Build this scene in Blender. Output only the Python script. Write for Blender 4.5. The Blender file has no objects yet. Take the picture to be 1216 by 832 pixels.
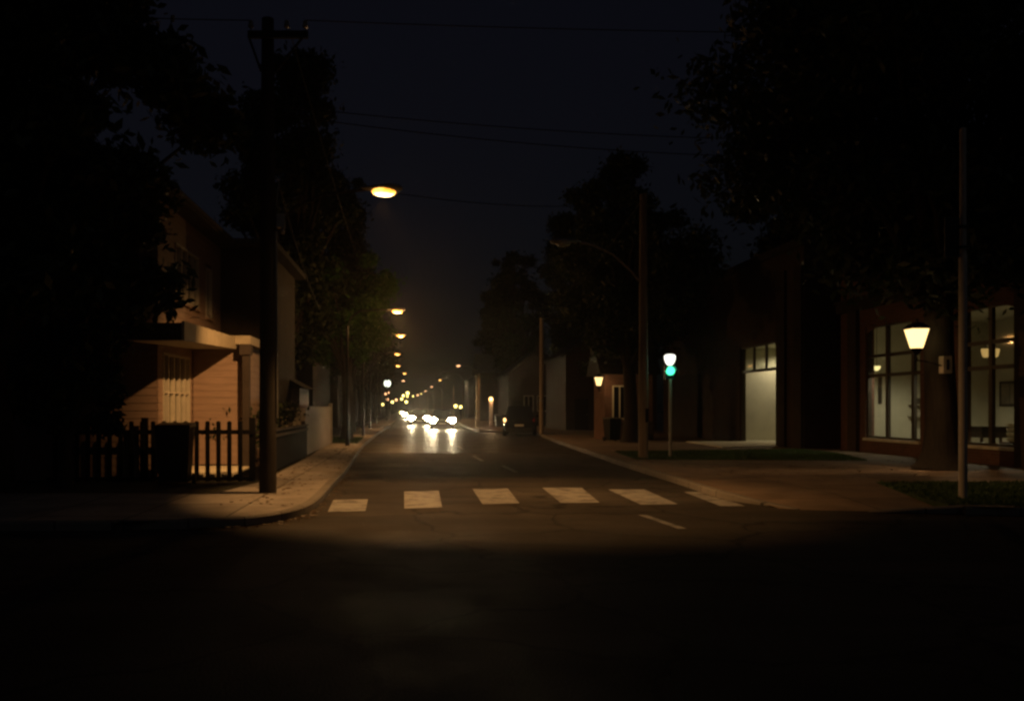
import bpy, math, random
import numpy as np
from math import radians as R, sin, cos, pi
from mathutils import Vector, Matrix

sc = bpy.context.scene
col = sc.collection

# ------------------------------------------------------------------ camera
F, CX, CY, EYE = 1042.0, 496.0, 484.0, 1.6     # lens in photo pixels, street vanishing point, eye height
def gx(px, D): return (px - CX) / F * D         # metres to the side at distance D
def gz(py, D): return EYE - (py - CY) / F * D   # metres of height at distance D
cam_d = bpy.data.cameras.new('camera'); cam = bpy.data.objects.new('camera', cam_d); col.objects.link(cam)
cam.location = (0, 0, EYE); cam.rotation_euler = (R(90), 0, 0)
cam_d.sensor_width = 36; cam_d.lens = 36 * F / 1216
cam_d.shift_x = (608 - CX) / 1216; cam_d.shift_y = (CY - 416) / 1216
cam_d.clip_start = 0.05; cam_d.clip_end = 3000
sc.camera = cam

# ------------------------------------------------------------------ world, added night fill, exposure
w = bpy.data.worlds.new('World'); sc.world = w; w.use_nodes = True
nt = w.node_tree; nt.nodes.clear()
sky = nt.nodes.new('ShaderNodeTexSky'); sky.sky_type = 'NISHITA'; sky.sun_disc = False
sky.sun_elevation = R(38); sky.sun_rotation = R(150); sky.air_density = 1.0; sky.dust_density = 2.0
bg = nt.nodes.new('ShaderNodeBackground'); bg.inputs['Strength'].default_value = 0.00115
wo = nt.nodes.new('ShaderNodeOutputWorld')
hsv = nt.nodes.new('ShaderNodeHueSaturation'); hsv.inputs['Saturation'].default_value = 0.75; hsv.inputs['Hue'].default_value = 0.545
# the night sky is a little darker low over the roofs than overhead
geo = nt.nodes.new('ShaderNodeTexCoord'); sep = nt.nodes.new('ShaderNodeSeparateXYZ'); mr = nt.nodes.new('ShaderNodeMapRange')
mr.inputs['From Max'].default_value = 0.42; mr.inputs['To Min'].default_value = 0.42; mr.inputs['To Max'].default_value = 1.3
vm = nt.nodes.new('ShaderNodeVectorMath'); vm.operation = 'SCALE'
nt.links.new(geo.outputs['Generated'], sep.inputs[0]); nt.links.new(sep.outputs[2], mr.inputs['Value'])
nt.links.new(sky.outputs[0], hsv.inputs['Color']); nt.links.new(hsv.outputs[0], vm.inputs[0]); nt.links.new(mr.outputs[0], vm.inputs['Scale'])
nt.links.new(vm.outputs[0], bg.inputs[0]); nt.links.new(bg.outputs[0], wo.inputs[0])
night_fill_d = bpy.data.lights.new('night_fill', 'SUN'); night_fill = bpy.data.objects.new('night_fill', night_fill_d); col.objects.link(night_fill)
night_fill_d.energy = 0.003; night_fill_d.angle = R(0.5); night_fill_d.color = (0.8, 0.87, 1.0)  # added weak sun lamp that lifts the silhouettes, no moon in view
night_fill.rotation_euler = (R(52), 0, R(30)); night_fill.location = (0, 0, 60)

vs = sc.view_settings
vs.view_transform = 'Standard'; vs.look = 'None'; vs.exposure = 0.0; vs.gamma = 1.0; vs.use_curve_mapping = False
cy = sc.cycles
cy.max_bounces = 6; cy.diffuse_bounces = 3; cy.glossy_bounces = 3; cy.transparent_max_bounces = 12
cy.volume_bounces = 0; cy.sample_clamp_indirect = 2.0; cy.caustics_reflective = False; cy.caustics_refractive = False
cy.use_denoising = True; cy.filter_width = 2.6
try: cy.use_light_tree = True
except Exception: pass

# ------------------------------------------------------------------ materials
def _new(name):
    m = bpy.data.materials.new(name); m.use_nodes = True
    n = m.node_tree; n.nodes.clear()
    out = n.nodes.new('ShaderNodeOutputMaterial'); b = n.nodes.new('ShaderNodeBsdfPrincipled')
    n.links.new(b.outputs[0], out.inputs[0])
    return m, n, b, out
def _coord(n, scale=(1, 1, 1)):
    tc = n.nodes.new('ShaderNodeTexCoord'); mp = n.nodes.new('ShaderNodeMapping')
    mp.inputs['Scale'].default_value = scale
    n.links.new(tc.outputs['Object'], mp.inputs[0]); return mp.outputs[0]
def _noise(n, vec, scale, detail=5, rough=0.6):
    t = n.nodes.new('ShaderNodeTexNoise'); t.inputs['Scale'].default_value = scale
    t.inputs['Detail'].default_value = detail; t.inputs['Roughness'].default_value = rough
    n.links.new(vec, t.inputs['Vector']); return t.outputs[0]
def _ramp(n, fac, stops):
    r = n.nodes.new('ShaderNodeValToRGB'); e = r.color_ramp.elements
    e[0].position, e[0].color = stops[0][0], (*stops[0][1], 1)
    e[1].position, e[1].color = stops[-1][0], (*stops[-1][1], 1)
    for p, c in stops[1:-1]:
        k = e.new(p); k.color = (*c, 1)
    n.links.new(fac, r.inputs[0]); return r.outputs[0]
def _mulc(c, f): return tuple(min(1, v * f) for v in c)
def pbr(name, base, rough=0.7, var=0.3, scale=3.0, bump=0.15, bscale=40, metal=0.0, stretch=(1, 1, 1), spec=0.4):
    m, n, b, _ = _new(name); v = _coord(n, stretch)
    c = _ramp(n, _noise(n, v, scale), [(0.3, _mulc(base, 1 - var)), (0.5, base), (0.72, _mulc(base, 1 + var))])
    n.links.new(c, b.inputs['Base Color']); b.inputs['Roughness'].default_value = rough
    b.inputs['Metallic'].default_value = metal; b.inputs['Specular IOR Level'].default_value = spec
    if bump:
        bp = n.nodes.new('ShaderNodeBump'); bp.inputs['Strength'].default_value = bump; bp.inputs['Distance'].default_value = 0.02
        n.links.new(_noise(n, v, bscale, 3), bp.inputs['Height']); n.links.new(bp.outputs[0], b.inputs['Normal'])
    return m
def glow(name, color, strength):
    m, n, b, out = _new(name)
    b.inputs['Base Color'].default_value = (*_mulc(color, 0.6), 1)
    b.inputs['Emission Color'].default_value = (*color, 1); b.inputs['Emission Strength'].default_value = strength
    try: m.cycles.emission_sampling = 'NONE'
    except Exception: pass
    return m
def hot_lens(name, inner, outer, k_in, k_out, rad, k0=0.5):
    # the arc tube sits in the middle of the refractor: hottest there, amber towards the rim
    m, n, b, out = _new(name)
    tc = n.nodes.new('ShaderNodeTexCoord'); mp = n.nodes.new('ShaderNodeMapping'); mp.vector_type = 'POINT'
    n.links.new(tc.outputs['Generated'], mp.inputs[0]); mp.inputs['Location'].default_value = (-1, -1, -.3); mp.inputs['Scale'].default_value = (2, 2, .6)
    ln_ = n.nodes.new('ShaderNodeVectorMath'); ln_.operation = 'LENGTH'; n.links.new(mp.outputs[0], ln_.inputs[0])
    c = _ramp(n, ln_.outputs['Value'], [(k0, inner), (rad, outer)])
    st = _ramp(n, ln_.outputs['Value'], [(k0, (1, 1, 1)), (rad, (k_out / k_in,) * 3)])
    mu = n.nodes.new('ShaderNodeMath'); mu.operation = 'MULTIPLY'; mu.inputs[1].default_value = k_in; n.links.new(st, mu.inputs[0])
    n.links.new(c, b.inputs['Emission Color']); n.links.new(mu.outputs[0], b.inputs['Emission Strength']); n.links.new(c, b.inputs['Base Color'])
    try: m.cycles.emission_sampling = 'NONE'
    except Exception: pass
    return m
def glass(name, tint=(0.9, 0.92, 0.9)):
    m, n, b, out = _new(name); n.nodes.remove(b)
    t = n.nodes.new('ShaderNodeBsdfTransparent'); t.inputs[0].default_value = (*tint, 1)
    g = n.nodes.new('ShaderNodeBsdfGlossy'); g.inputs['Roughness'].default_value = 0.03
    fr = n.nodes.new('ShaderNodeLayerWeight'); fr.inputs[0].default_value = 0.5
    pw = n.nodes.new('ShaderNodeMath'); pw.operation = 'POWER'; pw.inputs[1].default_value = 5
    sc_ = n.nodes.new('ShaderNodeMath'); sc_.operation = 'MULTIPLY_ADD'; sc_.inputs[1].default_value = 0.8; sc_.inputs[2].default_value = 0.04
    n.links.new(fr.outputs['Facing'], pw.inputs[0]); n.links.new(pw.outputs[0], sc_.inputs[0]); fr = sc_
    mx = n.nodes.new('ShaderNodeMixShader')
    n.links.new(fr.outputs[0], mx.inputs[0]); n.links.new(t.outputs[0], mx.inputs[1]); n.links.new(g.outputs[0], mx.inputs[2])
    n.links.new(mx.outputs[0], out.inputs[0]); return m
def brick(name, c1, c2, mortar, scale=1.0):
    m, n, b, _ = _new(name)
    tc = n.nodes.new('ShaderNodeTexCoord'); sp = n.nodes.new('ShaderNodeSeparateXYZ'); n.links.new(tc.outputs['Object'], sp.inputs[0])
    ad = n.nodes.new('ShaderNodeMath'); ad.operation = 'ADD'; n.links.new(sp.outputs[0], ad.inputs[0]); n.links.new(sp.outputs[1], ad.inputs[1])
    cb = n.nodes.new('ShaderNodeCombineXYZ'); n.links.new(ad.outputs[0], cb.inputs[0]); n.links.new(sp.outputs[2], cb.inputs[1])
    t = n.nodes.new('ShaderNodeTexBrick'); n.links.new(cb.outputs[0], t.inputs['Vector'])
    t.inputs['Scale'].default_value = scale; t.inputs['Brick Width'].default_value = 0.23; t.inputs['Row Height'].default_value = 0.078
    t.inputs['Mortar Size'].default_value = 0.007; t.inputs['Color1'].default_value = (*c1, 1); t.inputs['Color2'].default_value = (*c2, 1)
    t.inputs['Mortar'].default_value = (*mortar, 1); t.inputs['Bias'].default_value = -0.1
    mx = n.nodes.new('ShaderNodeMixRGB'); mx.blend_type = 'MULTIPLY'; mx.inputs[0].default_value = 0.6
    c = _ramp(n, _noise(n, tc.outputs['Object'], 1.3), [(0.3, (0.6, 0.6, 0.6)), (0.7, (1, 1, 1))])
    n.links.new(t.outputs[0], mx.inputs[1]); n.links.new(c, mx.inputs[2]); n.links.new(mx.outputs[0], b.inputs['Base Color'])
    b.inputs['Roughness'].default_value = 0.85
    bp = n.nodes.new('ShaderNodeBump'); bp.inputs['Strength'].default_value = 0.5; bp.inputs['Distance'].default_value = 0.01; bp.invert = True
    n.links.new(t.outputs['Fac'], bp.inputs['Height']); n.links.new(bp.outputs[0], b.inputs['Normal'])
    return m
def asphalt_mat(name, k, r0, r1, bmp):
    m, n, b, _ = _new(name); v = _coord(n)
    big = _ramp(n, _noise(n, v, 0.35, 6), [(0.32, _mulc((0.040, 0.034, 0.028), k)), (0.5, _mulc((0.060, 0.051, 0.042), k)), (0.7, _mulc((0.084, 0.073, 0.061), k))])
    vs_ = _coord(n, (0.25, 2.2, 1))
    band = _ramp(n, _noise(n, vs_, 0.6, 3), [(0.35, (0.62, 0.62, 0.62)), (0.65, (1.15, 1.15, 1.15))])  # bands of shadow and light across the road, put into the colour
    grain = _ramp(n, _noise(n, v, 60, 3), [(0.35, (0.6, 0.6, 0.6)), (0.7, (1.4, 1.4, 1.4))])
    m1 = n.nodes.new('ShaderNodeMixRGB'); m1.blend_type = 'MULTIPLY'; m1.inputs[0].default_value = 0.7
    m2 = n.nodes.new('ShaderNodeMixRGB'); m2.blend_type = 'MULTIPLY'; m2.inputs[0].default_value = 1
    n.links.new(big, m1.inputs[1]); n.links.new(band, m1.inputs[2]); n.links.new(m1.outputs[0], m2.inputs[1]); n.links.new(grain, m2.inputs[2])
    # tarred cracks and seams
    vo = n.nodes.new('ShaderNodeTexVoronoi'); vo.feature = 'DISTANCE_TO_EDGE'; vo.inputs['Scale'].default_value = 0.45
    wv = n.nodes.new('ShaderNodeVectorMath'); wv.operation = 'ADD'; nz = n.nodes.new('ShaderNodeTexNoise'); nz.inputs['Scale'].default_value = 1.1; nz.inputs['Detail'].default_value = 6
    n.links.new(v, nz.inputs['Vector']); n.links.new(v, wv.inputs[0]); n.links.new(nz.outputs[1], wv.inputs[1]); n.links.new(wv.outputs[0], vo.inputs['Vector'])
    ck = _ramp(n, vo.outputs['Distance'], [(0.006, (0.35, 0.35, 0.35)), (0.02, (1, 1, 1))])
    m3 = n.nodes.new('ShaderNodeMixRGB'); m3.blend_type = 'MULTIPLY'; m3.inputs[0].default_value = 0.85
    n.links.new(m2.outputs[0], m3.inputs[1]); n.links.new(ck, m3.inputs[2])
    n.links.new(m3.outputs[0], b.inputs['Base Color'])
    rr = _ramp(n, _noise(n, v, 0.8, 4), [(0.3, (r0,) * 3), (0.7, (r1,) * 3)])
    n.links.new(rr, b.inputs['Roughness'])
    b.inputs['Specular IOR Level'].default_value = 0.12 if r0 > .6 else 0.07
    bp = n.nodes.new('ShaderNodeBump'); bp.inputs['Strength'].default_value = bmp; bp.inputs['Distance'].default_value = 0.02
    n.links.new(_noise(n, v, 45, 4), bp.inputs['Height'])
    bp2 = n.nodes.new('ShaderNodeBump'); bp2.inputs['Strength'].default_value = 0.1; bp2.inputs['Distance'].default_value = 0.06
    n.links.new(_noise(n, _coord(n, (0.3, 1.5, 1)), 1.1, 2), bp2.inputs['Height']); n.links.new(bp.outputs[0], bp2.inputs['Normal'])
    n.links.new(bp2.outputs[0], b.inputs['Normal'])
    return m
def slab_mat(name, base, sx, sy):
    m, n, b, _ = _new(name)
    v = _coord(n)
    t = n.nodes.new('ShaderNodeTexBrick'); n.links.new(v, t.inputs['Vector']); t.offset = 0.0
    t.inputs['Scale'].default_value = 1; t.inputs['Brick Width'].default_value = sx; t.inputs['Row Height'].default_value = sy
    t.inputs['Mortar Size'].default_value = 0.018; t.inputs['Color1'].default_value = (*_mulc(base, 0.82), 1)
    t.inputs['Color2'].default_value = (*_mulc(base, 1.12), 1); t.inputs['Mortar'].default_value = (*_mulc(base, 0.3), 1)
    mx = n.nodes.new('ShaderNodeMixRGB'); mx.blend_type = 'MULTIPLY'; mx.inputs[0].default_value = 0.85
    c = _ramp(n, _noise(n, v, 1.4, 7), [(0.3, (0.5, 0.48, 0.45)), (0.6, (1, 1, 1))])
    n.links.new(t.outputs[0], mx.inputs[1]); n.links.new(c, mx.inputs[2]); n.links.new(mx.outputs[0], b.inputs['Base Color'])
    b.inputs['Roughness'].default_value = 0.82
    bp = n.nodes.new('ShaderNodeBump'); bp.inputs['Strength'].default_value = 0.3; bp.inputs['Distance'].default_value = 0.012
    n.links.new(_noise(n, v, 50, 3), bp.inputs['Height']); n.links.new(bp.outputs[0], b.inputs['Normal'])
    return m
def kerb_mat():
    m = brick('kerb_stone', (0.21, 0.19, 0.165), (0.15, 0.135, 0.12), (0.03, 0.027, 0.024))
    t = [k for k in m.node_tree.nodes if k.type == 'TEX_BRICK'][0]
    t.inputs['Brick Width'].default_value = 0.95; t.inputs['Row Height'].default_value = 2.0; t.inputs['Mortar Size'].default_value = 0.014; t.offset = 0
    return m
def paint_mat():
    m, n, b, out = _new('worn_road_paint'); v = _coord(n)
    c = _ramp(n, _noise(n, v, 3.0, 8, 0.7), [(0.38, (0.09, 0.085, 0.08)), (0.5, (0.28, 0.27, 0.25)), (0.75, (0.40, 0.39, 0.36))])
    n.links.new(c, b.inputs['Base Color']); b.inputs['Roughness'].default_value = 0.6
    return m
def leaf_mat(name, base):
    m, n, b, out = _new(name)
    v = _coord(n)
    c = _ramp(n, _noise(n, v, 1.2, 6), [(0.3, _mulc(base, 0.5)), (0.5, base), (0.7, _mulc(base, 1.5))])
    n.links.new(c, b.inputs['Base Color']); b.inputs['Roughness'].default_value = 0.55
    t = n.nodes.new('ShaderNodeBsdfTranslucent'); n.links.new(c, t.inputs[0])
    mx = n.nodes.new('ShaderNodeMixShader'); mx.inputs[0].default_value = 0.3
    n.links.new(b.outputs[0], mx.inputs[1]); n.links.new(t.outputs[0], mx.inputs[2]); n.links.new(mx.outputs[0], out.inputs[0])
    return m

M = dict(
    asphalt=asphalt_mat('coarse_asphalt', 1.0, .7, .9, .35), asphalt_worn=asphalt_mat('worn_asphalt', .85, .36, .52, .10), paint=paint_mat(),
    slab=slab_mat('pavement_slabs', (0.30, 0.27, 0.24), 1.3, 1.5),
    fore=slab_mat('forecourt_paving', (0.23, 0.165, 0.115), 2.4, 2.1),
    kerb=kerb_mat(),
    soil=pbr('garden_soil', (0.045, 0.042, 0.03), 0.95, 0.4, 2.0, 0.4, 25),
    ground=pbr('open_ground', (0.04, 0.045, 0.028), 0.95, 0.4, 0.5, 0.3, 10),
    turf=pbr('turf', (0.035, 0.06, 0.02), 0.95, 0.4, 2.5, 0.5, 60),
    blade=leaf_mat('grass_blade', (0.06, 0.11, 0.03)),
    concrete=pbr('porch_concrete', (0.72, 0.67, 0.52), 0.8, 0.2, 4),
    siding=pbr('brown_lap_siding', (0.265, 0.185, 0.145), 0.6, 0.15, 2.0, 0.1, 30, stretch=(1, 1, 6)),
    darkwall=pbr('dark_render', (0.04, 0.03, 0.025), 0.85, 0.3, 1.5),
    black=pbr('black_painted_wood', (0.005, 0.0047, 0.0045), 0.85, 0.3, 4, spec=0.08),
    pale=pbr('pale_boards', (0.40, 0.36, 0.29), 0.7, 0.25, 2.5, 0.15, 30, stretch=(6, 6, 1)),
    white=pbr('white_frame_paint', (0.42, 0.39, 0.33), 0.5, 0.1, 6, 0.05),
    fascia=pbr('cream_fascia', (0.33, 0.29, 0.22), 0.6, 0.15, 4),
    roof=pbr('dark_roof_shingle', (0.04, 0.037, 0.036), 0.85, 0.4, 6, 0.4, 20),
    curtain=pbr('cream_curtain', (0.75, 0.68, 0.5), 0.8, 0.15, 9, 0.2, 12, stretch=(8, 8, 0.3)),
    darkroom=pbr('unlit_interior', (0.02, 0.018, 0.016), 0.9, 0.2),
    brickwall=brick('red_brown_brick', (0.19, 0.075, 0.045), (0.13, 0.055, 0.033), (0.2, 0.17, 0.14)),
    brickold=brick('dark_brick', (0.07, 0.042, 0.03), (0.05, 0.032, 0.025), (0.07, 0.06, 0.05)),
    bronze=pbr('dark_bronze_frame', (0.055, 0.042, 0.03), 0.45, 0.2, 6, 0.05),
    plaster=pbr('cream_plaster', (0.60, 0.575, 0.45), 0.85, 0.08, 1.5, 0.05, 20),
    tilefloor=slab_mat('interior_floor', (0.28, 0.24, 0.18), 0.6, 0.6),
    wood=pbr('tarred_pole_wood', (0.022, 0.017, 0.013), 0.85, 0.4, 3, 0.5, 20, stretch=(6, 6, 0.6)),
    polewood=pbr('pale_grey_pole_wood', (0.30, 0.24, 0.18), 0.8, 0.3, 3, 0.4, 20, stretch=(6, 6, 0.5)),
    steel=pbr('galvanised_steel', (0.30, 0.29, 0.27), 0.45, 0.15, 5, 0.05, metal=0.7),
    greypost=pbr('grey_painted_post', (0.42, 0.38, 0.33), 0.5, 0.15, 3, 0.05),
    iron=pbr('black_iron', (0.02, 0.019, 0.018), 0.4, 0.2, 6, 0.05, metal=0.5),
    rubber=pbr('black_cable', (0.012, 0.012, 0.012), 0.7, 0.1, 5, 0),
    ceramic=pbr('insulator_porcelain', (0.25, 0.22, 0.2), 0.25, 0.1, 5, 0),
    bark=pbr('tree_bark', (0.032, 0.025, 0.02), 0.9, 0.45, 3, 0.8, 14, stretch=(5, 5, 0.8)),
    deadleaf=leaf_mat('dry_leaves', (0.12, 0.07, 0.03)),
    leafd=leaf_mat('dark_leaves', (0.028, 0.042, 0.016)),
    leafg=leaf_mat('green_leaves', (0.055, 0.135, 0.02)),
    plastic=pbr('black_bin_plastic', (0.006, 0.0065, 0.0065), 0.55, 0.2, 5, 0.1),
    carpaint=pbr('grey_car_paint', (0.16, 0.15, 0.145), 0.25, 0.05, 2, 0, metal=0.4, spec=0.6),
    carwhite=pbr('silver_car_paint', (0.35, 0.34, 0.33), 0.25, 0.05, 2, 0, metal=0.4, spec=0.6),
    carblack=pbr('black_car_paint', (0.012, 0.012, 0.014), 0.22, 0.1, 2, 0, spec=0.6),
    carglass=pbr('tinted_car_glass', (0.01, 0.011, 0.012), 0.06, 0.1, 2, 0, spec=0.7),
    trim=pbr('black_car_trim', (0.015, 0.015, 0.015), 0.6, 0.2, 5, 0.05),
    tyre=pbr('tyre_rubber', (0.014, 0.014, 0.014), 0.8, 0.2, 8, 0.2),
    rim=pbr('alloy_rim', (0.35, 0.35, 0.35), 0.35, 0.1, 5, 0, metal=0.8),
    plate=pbr('blank_number_plate', (0.55, 0.53, 0.45), 0.5, 0.05, 5, 0),
    redlens=pbr('red_lens', (0.25, 0.01, 0.008), 0.2, 0.1, 5, 0),
    glass=glass('window_glass'),
    sodium=hot_lens('sodium_lens', (1.0, 0.72, 0.3), (1.0, 0.38, 0.04), 16, 2.2, 1.05),
    sodium_far=hot_lens('distant_sodium_lens', (1.0, 0.66, 0.2), (1.0, 0.38, 0.05), 9, 1.8, 1.05),
    sodium_pink=glow('salmon_lens', (1.0, 0.50, 0.22), 3.2),
    yellow_far=glow('distant_yellow_lens', (1.0, 0.78, 0.22), 4.5),
    dead=pbr('unlit_lamp_lens', (0.5, 0.46, 0.38), 0.25, 0.1, 6, 0),
    lantern=glow('lantern_glass', (1.0, 0.68, 0.26), 2.4),
    lantern_small=glow('small_lantern_glass', (1.0, 0.66, 0.25), 2.0),
    lantern_white=glow('white_lantern_glass', (1.0, 0.97, 0.85), 2),
    globe=glow('white_green_globe', (0.95, 1.0, 0.78), 2.5),
    green=glow('green_signal_lens', (0.07, 0.9, 0.45), 2.4),
    pendant=glow('pendant_shade', (1.0, 0.62, 0.2), 0.55),
    bulb=glow('small_shade', (1.0, 0.80, 0.33), 1.6),
    head=glow('headlight_lens', (1.0, 0.80, 0.44), 260),
    head_far=glow('distant_headlight_lens', (1.0, 0.78, 0.42), 160),
    amber=glow('amber_tail_glint', (1.0, 0.55, 0.2), 3.5),  # reflection of oncoming lights put into the tail lens as glow
)

# ------------------------------------------------------------------ mesh helpers
def frame(d):
    d = Vector(d).normalized(); u = Vector((0, 0, 1)) if abs(d.z) < 0.95 else Vector((1, 0, 0))
    a = d.cross(u).normalized(); return a, a.cross(d).normalized()
class MB:
    def __init__(s): s.v = []; s.f = []
    def add(s, vs_, fs):
        o = len(s.v); s.v += [tuple(p) for p in vs_]; s.f += [tuple(i + o for i in f) for f in fs]; return s
    def hexa(s, p): return s.add(p, [(0, 3, 2, 1), (4, 5, 6, 7), (0, 1, 5, 4), (1, 2, 6, 5), (2, 3, 7, 6), (3, 0, 4, 7)])
    def box(s, x0, x1, y0, y1, z0, z1):
        return s.hexa([(x0, y0, z0), (x1, y0, z0), (x1, y1, z0), (x0, y1, z0), (x0, y0, z1), (x1, y0, z1), (x1, y1, z1), (x0, y1, z1)])
    def cbox(s, c, d, rz=0.0, rx=0.0):
        m = Matrix.Rotation(rz, 3, 'Z') @ Matrix.Rotation(rx, 3, 'X'); h = [x / 2 for x in d]
        return s.hexa([Vector(c) + m @ Vector((i * h[0], j * h[1], k * h[2])) for k in (-1, 1) for i, j in ((-1, -1), (1, -1), (1, 1), (-1, 1))])
    def tube(s, pts, rad, n=10, cap=True):
        pts = [Vector(p) for p in pts]; k = len(pts)
        if not hasattr(rad, '__len__'): rad = [rad] * k
        vs_, fs = [], []
        for i, p in enumerate(pts):
            d = pts[min(i + 1, k - 1)] - pts[max(i - 1, 0)]; a, b = frame(d)
            vs_ += [p + (a * cos(2 * pi * j / n) + b * sin(2 * pi * j / n)) * rad[i] for j in range(n)]
        for i in range(k - 1):
            for j in range(n):
                q = (j + 1) % n; fs.append((i * n + j, i * n + q, (i + 1) * n + q, (i + 1) * n + j))
        if cap: fs += [tuple(range(n - 1, -1, -1)), tuple(range((k - 1) * n, k * n))]
        return s.add(vs_, fs)
    def lathe(s, prof, c=(0, 0, 0), n=16, rot=None, ph=0.0, sx=1.0, sy=1.0):
        vs_, fs = [], []; k = len(prof); rot = rot or Matrix.Identity(3); c = Vector(c)
        for r, z in prof:
            vs_ += [c + rot @ Vector((r * sx * cos(ph + 2 * pi * j / n), r * sy * sin(ph + 2 * pi * j / n), z)) for j in range(n)]
        for i in range(k - 1):
            for j in range(n):
                q = (j + 1) % n; fs.append((i * n + j, i * n + q, (i + 1) * n + q, (i + 1) * n + j))
        fs += [tuple(range(n - 1, -1, -1)), tuple(range((k - 1) * n, k * n))]
        return s.add(vs_, fs)
    def ball(s, c, rx, ry, rz, n=16, m=9, lo=-1.0, hi=1.0):
        prof = []
        for i in range(m):
            t = -pi / 2 + pi * i / (m - 1); z = min(max(sin(t), lo), hi)
            prof.append((max(math.sqrt(max(0, 1 - z * z)), 0.002), z * rz))
        return s.lathe([(r, z) for r, z in prof], c, n, sx=rx, sy=ry)
    def prism(s, poly, z0, z1):
        n = len(poly); top = z1 if hasattr(z1, '__len__') else [z1] * n
        vs_ = [(x, y, z0) for x, y in poly] + [(x, y, top[i]) for i, (x, y) in enumerate(poly)]
        return s.add(vs_, [tuple(range(n - 1, -1, -1)), tuple(range(n, 2 * n))] + [(i, (i + 1) % n, n + (i + 1) % n, n + i) for i in range(n)])
    def xprism(s, poly_yz, x0, x1):
        n = len(poly_yz)
        return s.add([(x0, y, z) for y, z in poly_yz] + [(x1, y, z) for y, z in poly_yz],
                     [tuple(range(n - 1, -1, -1)), tuple(range(n, 2 * n))] + [(i, (i + 1) % n, n + (i + 1) % n, n + i) for i in range(n)])
    def yprism(s, poly_xz, y0, y1):
        n = len(poly_xz)
        return s.add([(x, y0, z) for x, z in poly_xz] + [(x, y1, z) for x, z in poly_xz],
                     [tuple(range(n - 1, -1, -1)), tuple(range(n, 2 * n))] + [(i, (i + 1) % n, n + (i + 1) % n, n + i) for i in range(n)])
    def build(s, name, mat, parent=None, smooth=False, off=None):
        me = bpy.data.meshes.new(name); v = s.v
        if off: v = [(p[0] - off[0], p[1] - off[1], p[2] - off[2]) for p in v]
        me.from_pydata(v, [], s.f); me.validate(); me.update()
        import bmesh
        bm = bmesh.new(); bm.from_mesh(me); bmesh.ops.recalc_face_normals(bm, faces=bm.faces); bm.to_mesh(me); bm.free()
        me.materials.append(M[mat] if isinstance(mat, str) else mat)
        if smooth:
            me.polygons.foreach_set('use_smooth', [True] * len(me.polygons))
            try: me.set_sharp_from_angle(angle=R(40))
            except Exception: pass
        o = bpy.data.objects.new(name, me); col.objects.link(o)
        if parent: o.parent = parent
        return o
def tag(o, label=None, cat=None, group=None, kind=None):
    if label: o['label'] = label
    if cat: o['category'] = cat
    if group: o['group'] = group
    if kind: o['kind'] = kind
    return o
def empty(name, loc, label, cat, group=None, rz=0.0):
    o = bpy.data.objects.new(name, None); col.objects.link(o); o.empty_display_size = 0.2
    o.location = loc; o.rotation_euler = (0, 0, rz); return tag(o, label, cat, group)
def kids(o): return [c for c in bpy.data.objects if c.parent == o]
def copy_tree(o, parent=None, skip=()):
    c = o.copy(); col.objects.link(c); c.parent = parent
    for ch in kids(o):
        if ch.name.split('.')[0] not in skip: copy_tree(ch, c, skip)
    return c
def lamp(kind, loc, energy, color, parent=None, radius=0.06, spot=None, blend=0.5, aim=None, name='bulb_light'):
    d = bpy.data.lights.new(name, kind); d.energy = energy; d.color = color; d.shadow_soft_size = radius
    if kind == 'SPOT': d.spot_size = R(spot); d.spot_blend = blend
    o = bpy.data.objects.new(name, d); col.objects.link(o); o.location = loc
    if aim is not None: o.rotation_euler = Vector(aim).to_track_quat('-Z', 'Y').to_euler()
    if parent: o.parent = parent
    return o
AMBER = (1.0, 0.49, 0.155); WARM = (1.0, 0.60, 0.26)

def smooth_line(p, k=6):
    out = []
    for i in range(len(p) - 1):
        a, b, c, d = [Vector(p[min(max(j, 0), len(p) - 1)]) for j in (i - 1, i, i + 1, i + 2)]
        for t in range(k):
            t /= k
            out.append(tuple(0.5 * ((2 * b) + (c - a) * t + (2 * a - 5 * b + 4 * c - d) * t * t + (3 * b - a - 3 * c + d) * t ** 3)))
    out.append(tuple(p[-1])); return out
def offset(line, d):
    out = []
    for i, p in enumerate(line):
        t = Vector(line[min(i + 1, len(line) - 1)]) - Vector(line[max(i - 1, 0)]); t.normalize()
        out.append((p[0] - t.y * d, p[1] + t.x * d))
    return out

# ------------------------------------------------------------------ SETTING: ground, road, kerbs, pavements
MB().add([(-900, -60, -0.06), (900, -60, -0.06), (900, 900, -0.06), (-900, 900, -0.06)], [(0, 1, 2, 3)]).build('ground', 'ground')['kind'] = 'structure'
MB().add([(-70, -25, 0), (70, -25, 0), (70, 13.7, 0), (12, 17.9, 0), (12, 30.5, 0), (-5, 31.5, 0), (-5, 17.9, 0), (-70, 13.7, 0)], [(0, 1, 2, 3, 4, 5, 6, 7)]).build('cross_street', 'asphalt')['kind'] = 'structure'
MB().add([(-5, 31.5, 0), (12, 30.5, 0), (12, 60, 0), (6, 420, 0), (-12, 420, 0), (-5, 60, 0)], [(0, 1, 2, 3, 4, 5)]).build('road', 'asphalt_worn')['kind'] = 'structure'
kl = smooth_line([(-60, 11.2), (-10, 11.3), (-3.8, 11.45), (-2.96, 11.6), (-2.3, 11.85), (-1.9, 12.4), (-1.68, 13.2), (-1.62, 14.5),
                  (-1.68, 18), (-1.75, 22), (-2.2, 36), (-2.4, 60), (-2.8, 120), (-7, 400)])
kl_in = offset(kl, 0.14)
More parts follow.
